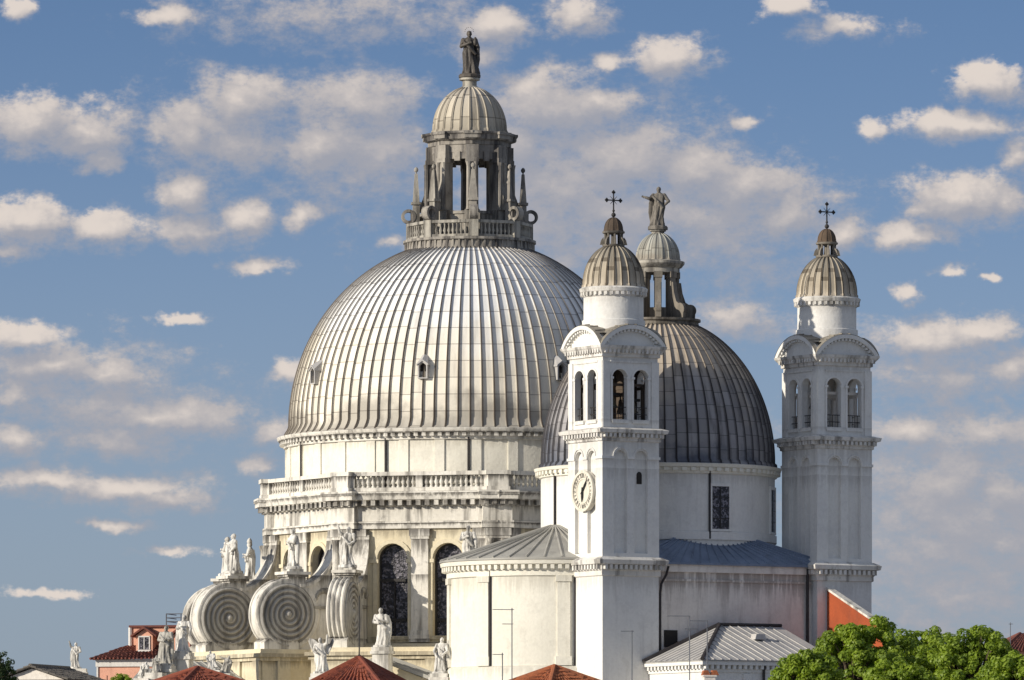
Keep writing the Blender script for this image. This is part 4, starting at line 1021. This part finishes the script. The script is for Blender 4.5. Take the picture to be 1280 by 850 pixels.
# ------------------------------------------------------------------ houses around
def tile_roof(mb, pts, rows=.3):
    """clay tile courses: parallel rolls running down a sloping quad a,b (eave) -> c,d (ridge; d above a)"""
    a, b, c, d = [Vector(p) for p in pts]
    mb.add([a, b, c, d], [(0, 1, 2, 3)])
    k = max(2, int((b-a).length/rows))
    for i in range(k+1):
        t = i/k; p, q = a.lerp(b, t), d.lerp(c, t); L = (q-p).length; m_ = max(1, int(L/.45))
        for j in range(m_):
            jz = .035+random.uniform(-.02, .025); jx = random.uniform(-.02, .02)
            mb.tube([p.lerp(q, j/m_)+Vector((jx, 0, jz+.02)), p.lerp(q, (j+1.12)/m_)+Vector((-jx, 0, jz-.012))], [.095, .075], 5)
def house(name, label, x, Y, rz, wd, dp, ze, zr, wallm, roofm, shape='hip', ridge=0.0, cat='house'):
    o = empty(name, (px(x, Y), Y, 0), rz, label, cat)
    mb = MB(); mb.box(-wd/2, wd/2, -dp/2, dp/2, 0, ze); mb.build('wall', M[wallm], o)
    mb = MB(); W, Dp = wd/2+.45, dp/2+.45; z0 = ze-.05
    if shape == 'hip':
        r = ridge/2
        tile_roof(mb, [(-W,-Dp,z0), (W,-Dp,z0), (r+.01,0,zr), (-r-.01,0,zr)]); tile_roof(mb, [(W,Dp,z0), (-W,Dp,z0), (-r-.01,0,zr), (r+.01,0,zr)])
        tile_roof(mb, [(W,-Dp,z0), (W,Dp,z0), (r,.01,zr), (r,-.01,zr)]); tile_roof(mb, [(-W,Dp,z0), (-W,-Dp,z0), (-r,-.01,zr), (-r,.01,zr)])
        for s in (-1, 1):
            for u in (-1, 1): mb.tube([(s*W, u*Dp, z0+.05), (s*r, 0, zr+.08)], .14, 6)
    else:
        tile_roof(mb, [(-W,-Dp,z0), (W,-Dp,z0), (W,0,zr), (-W,0,zr)]); tile_roof(mb, [(W,Dp,z0), (-W,Dp,z0), (-W,0,zr), (W,0,zr)])
        mb.tube([(-W,0,zr+.08), (W,0,zr+.08)], .14, 6)
        for s in (-1, 1):
            g_ = MB(); g_.prism([(-dp/2, ze), (dp/2, ze), (0, zr-.12)], s*wd/2-.1, s*wd/2+.1, lambda a, d, z: (d, a, z))
            g_.build('gable', M[wallm], o)
    mb.add([(-W,-Dp,z0-.03), (W,-Dp,z0-.03), (W,Dp,z0-.03), (-W,Dp,z0-.03)], [(0,1,2,3)])
    mb.build('roof', M[roofm], o)
    return o
Y = 430; hr = house('red_roofed_turret', 'red tiled pyramid roof in front of the church windows', 449, Y, R(-22), 4.2, 4.2, pz(858, Y), pz(823, Y)+.0, 'cream', 'tile_red', 'hip')
mb = MB(); mb.tube([(0, 0, pz(824, Y)), (0, 0, pz(745, Y))], .045, 5); mb.ell((0, 0, pz(822, Y)), (.16, .16, .2), 8, 6); mb.build('finial_rod', M['iron'], hr)
Y = 425; house('low_house', 'low pyramid roof with rusty red tiles under the leftmost scroll', 247, Y, R(30.5), 5.4, 5.4, pz(863, Y), pz(836, Y), 'timber', 'tile_red', 'hip')
Y = 440; house('low_house', 'low orange tiled roof at the foot of the apse', 693, Y, R(40), 4.2, 4.2, pz(858, Y), pz(834, Y), 'timber', 'tile_orange', 'hip')
Y = 470; house('low_house', 'grey roofed house at far left beside the dark tree', 62, Y, R(72), 6.0, 4.4, pz(851, Y), pz(835, Y), 'plaster_old', 'tile_grey', 'gable')
Y = 620; house('distant_house', 'dark red roofed house behind the trees at right edge', 1300, Y, R(10), 8, 7, pz(815, Y), pz(793, Y), 'pink', 'tile_dark', 'hip', 3.5)

# pink house at left
Y = 545; k_ = Y/FP
ph = empty('pink_house', (px(180, Y), Y, 0), R(-12), 'pink house with dark red roof and gabled dormer', 'house')
xl = lambda x: (x-180)*k_
zE, zA0, zA1 = pz(824, Y), pz(808, Y), pz(783, Y)
mb = MB(); mb.box(xl(119), xl(262), 0, 9, 0, zE); mb.box(xl(119)+.6, xl(132), -.06, .1, zE-2.6, zE-1.2); mb.build('wall', M['pink'], ph)
mb = MB(); mb.box(xl(118), xl(263), -.16, 9, zE-.55, zE-.02); mb.box(xl(119), xl(121), -.1, .1, 0, zE-.55); mb.build('eaves_band', M['trim'], ph)
mb = MB()
tile_roof(mb, [(xl(113), -.6, zE), (xl(265), -.6, zE), (xl(262), 2.4, zA0+.1), (xl(150), 2.4, zA0+.1)])
tile_roof(mb, [(xl(113), 9.5, zE), (xl(113), -.6, zE), (xl(150), 2.4, zA0+.1), (xl(150), 7.0, zA0+.1)])
mb.build('roof', M['tile_dark'], ph)
mb = MB(); mb.box(xl(153), xl(262), 2.3, 8, zA0-.6, zA1); mb.build('attic_wall', M['pink'], ph)
mb = MB(); mb.box(xl(151), xl(264), 2.1, 8.2, zA1, zA1+.16); mb.build('attic_cornice', M['tile_dark'], ph)
mb = MB(); mb.tube([(xl(153)-.05, 2.25, zA0-.2), (xl(153)-.05, 2.25, zA1)], .14, 6); mb.build('downpipe', M['trim'], ph)
for xd in (176, 224):
    mb = MB(); zb = zA0-.2; zt = pz(794, Y)
    mb.prism([(xl(xd)-.65, zb-.35), (xl(xd)+.65, zb-.35), (xl(xd)+.65, zt), (xl(xd), zt+.5), (xl(xd)-.65, zt)], 1.0, 3.0, lambda a, d, z: (a, d, z))
    dm = mb.build('dormer', M['pink'], ph)
    mb = MB()
    for s in (-1, 1): mb.prism([(xl(xd), zt+.52), (xl(xd)+s*1.0, zt-.12), (xl(xd)+s*1.0, zt+.02), (xl(xd), zt+.7)], .7, 3.0, lambda a, d, z: (a, d, z))
    mb.build('dormer_roof', M['tile_dark'], dm)
    mb = MB(); a_ = xl(xd)
    for bx in ((a_-.46, a_-.38, zb, zt-.05), (a_+.38, a_+.46, zb, zt-.05), (a_-.46, a_+.46, zt-.12, zt-.02), (a_-.5, a_+.5, zb-.16, zb-.02), (a_-.03, a_+.03, zb, zt-.1)): mb.box(bx[0], bx[1], .92, 1.02, bx[2], bx[3])
    mb.build('window_frame', M['trim'], dm)
    mb = MB(); mb.box(a_-.38, a_+.38, .97, 1.03, zb-.02, zt-.12); mb.build('pane', M['glass'], dm)
rl = empty('roof_railing', (px(212, Y), Y, zA1+.16), R(-12), 'grey metal railing on top of the pink house', 'railing')
mb = MB()
for zz in (.32, .6, .9): mb.tube([(-1.05, 3, zz), (1.6, 3, zz)], .035, 5); mb.tube([(-1.05, 3, zz), (-1.05, 6, zz)], .035, 5)
for xx in (-1.05, .1, 1.2): mb.tube([(xx, 3, 0), (xx, 3, .92)], .05, 5)
mb.build('rails', M['rail'], rl)

# ------------------------------------------------------------------ aerials
def aerial(x, yt, Y, zb, bars, label, rz=.2):
    o = empty('television_aerial', (px(x, Y), Y, zb), rz, label, 'aerial', 'television aerials on the roofs')
    zt = pz(yt, Y)-zb; mb = MB(); mb.tube([(0, 0, 0), (0, 0, zt)], .035, 5); mb.build('mast', M['rail'], o)
    for (yy, x0, x1) in bars:
        z = pz(yy, Y)-zb; a, b = x0*Y/FP, x1*Y/FP; mb = MB(); mb.tube([(a, 0, z), (b, 0, z)], .022, 4)
        k = max(3, int((b-a)/.2))
        for i in range(k+1): xx = a+(b-a)*i/k; mb.tube([(xx, -.22, z), (xx, .22, z)], .012, 4)
        mb.build('boom', M['rail'], o)
aerial(640, 760, 440, 12, [(762, -24, 2), (780, -12, 1)], 'tall thin aerial with two booms before the apse wall')
aerial(628, 816, 441, 12, [(818, -12, 1)], 'short single boom aerial low before the apse wall')
aerial(862, 770, 452, 12, [(770, -28, 0), (786, -6, 10)], 'thin aerial between the clock tower and the dark wall vent', .1)
aerial(884, 775, 453, 12, [(776, -22, 0)], 'thin aerial above the slope of the pale annexe roof', .1)
aerial(790, 788, 445, 12, [(789, -14, 2)], 'thin aerial before the shaded foot of the clock tower', .1)
aerial(1263, 778, 615, 12, [(780, -2, 3)], 'thin aerial over the trees at right edge', .1)

# chimney by the annexe
Y = 446; cm = empty('chimney', (px(886, Y), Y, 0), .2, 'small red chimney pot below the annexe eaves', 'chimney')
mb = MB(); mb.box(-.35, .35, -.3, .3, 0, pz(846, Y)); mb.box(-.42, .42, -.36, .36, pz(846, Y), pz(844, Y)); mb.build('stack', M['plaster_old'], cm)
mb = MB(); z = pz(844, Y)
for s in (-.45, .1): mb.prism([(s, z), (s+.5, z), (s+.35, z+.3), (s+.1, z+.3)], -.25, .25, lambda a, d, zz: (a, d, zz))
mb.build('pot', M['tile_orange'], cm)

# ------------------------------------------------------------------ trees
def tree(x, ytop, Y, rx, rz_, seed, label, leafm='leaf', nl=16000, leaf=.20, group='leafy trees before the church'):
    rnd = random.Random(seed); zt = pz(ytop, Y); zc = zt-rz_; X = px(x, Y)
    t = empty('tree', (X, Y, 0), rnd.uniform(0, 6), label, 'tree', group)
    cl = []
    tries = 0
    while len(cl) < 290 and tries < 16000:
        tries += 1
        v = Vector((rnd.gauss(0, 1), rnd.gauss(0, 1), rnd.gauss(0, 1))).normalized()
        if v.z < -.75: continue
        k = rnd.uniform(.25, 1)**.45*.88*(1+.16*mnoise.noise(v*1.9+Vector((seed, 0, 0))))
        c = Vector((v.x*rx*k, v.y*rx*k, v.z*rz_*k)); s = rnd.uniform(.55, 1.0)*min(rx*.18, .44)
        if all((c-o).length > +.29*(s+q) for o, q in cl): cl.append((c, s))
    cl = [(c, q) for c, q in cl if sum((c-o).length < .95 for o, _ in cl) > 4]
    mb = MB()
    per = nl//len(cl)
    for c, s in cl:
        for _ in range(int(per*(s/(min(rx*.18, .44)*.8))**2)):
            d = Vector((rnd.gauss(0, 1), rnd.gauss(0, 1), rnd.gauss(0, 1)+.15)).normalized()
            p = c+Vector((d.x, d.y, d.z*.78))*s*rnd.uniform(.55, 1.08)**.6
            nrm = (d+Vector((rnd.gauss(0, .33), rnd.gauss(0, .33), rnd.gauss(0, .33)+.35))).normalized()
            u = nrm.orthogonal().normalized(); a = rnd.uniform(0, 6.28); vv = nrm.cross(u); U_ = u*cos(a)+vv*sin(a); V_ = nrm.cross(U_)
            L = leaf*rnd.uniform(.6, 1.25); W_ = L*.62; p = p+Vector((0, 0, zc))
            o = len(mb.v)
            mb.v += [tuple(p-U_*L*.5), tuple(p+V_*W_*.5-nrm*L*.06), tuple(p+U_*L*.5-nrm*L*.12), tuple(p-V_*W_*.5-nrm*L*.06)]
            mb.f.append((o, o+1, o+2, o+3))
    mb.build('crown', M[leafm], t, recalc=False)
    mb = MB(); mb.tube([(0, 0, 0), (.1, 0, zc*.4), (0, .1, zc*.75), (.05, 0, zc+.2*rz_)], [.42, .32, .26, .1], 10)
    for c, s in cl[::2]:
        mb.tube([(0, .05, zc*.72+rnd.uniform(0, .25)*rz_), (c.x*.5, c.y*.5, zc+c.z*.5-.4), (c.x*.92, c.y*.92, zc+c.z*.9)], [.13, .07, .025], 5)
    mb.build('trunk', M['bark'], t)
    return t
tree(1072, 764, 372, 3.3, 3.3, 5, 'tallest bright green tree directly under the far bell tower', nl=38000)
tree(1008, 806, 360, 2.0, 2.3, 8, 'small bright green tree at the left end of the tree row', nl=22000)
tree(1158, 772, 378, 2.6, 3.4, 13, 'bright green tree in the middle of the row, behind the others', nl=28000)
tree(1218, 770, 368, 2.7, 3.4, 21, 'bright green tree with high round crown near the right edge', nl=30000)
tree(1122, 816, 352, 2.3, 2.6, 24, 'low bright green tree in front at the frame bottom', nl=26000)
tree(1262, 808, 350, 2.2, 2.6, 25, 'lowest green tree in the bottom right corner', nl=24000)
tree(2, 808, 400, 1.35, 3.2, 31, 'dark evergreen tree cut off by the left edge', 'leaf_dark', 9000, .16, group=None)
tree(152, 838, 470, 1.0, 1.6, 33, 'small green tree in front of the pink house wall', 'leaf', 5000, .15, group=None)
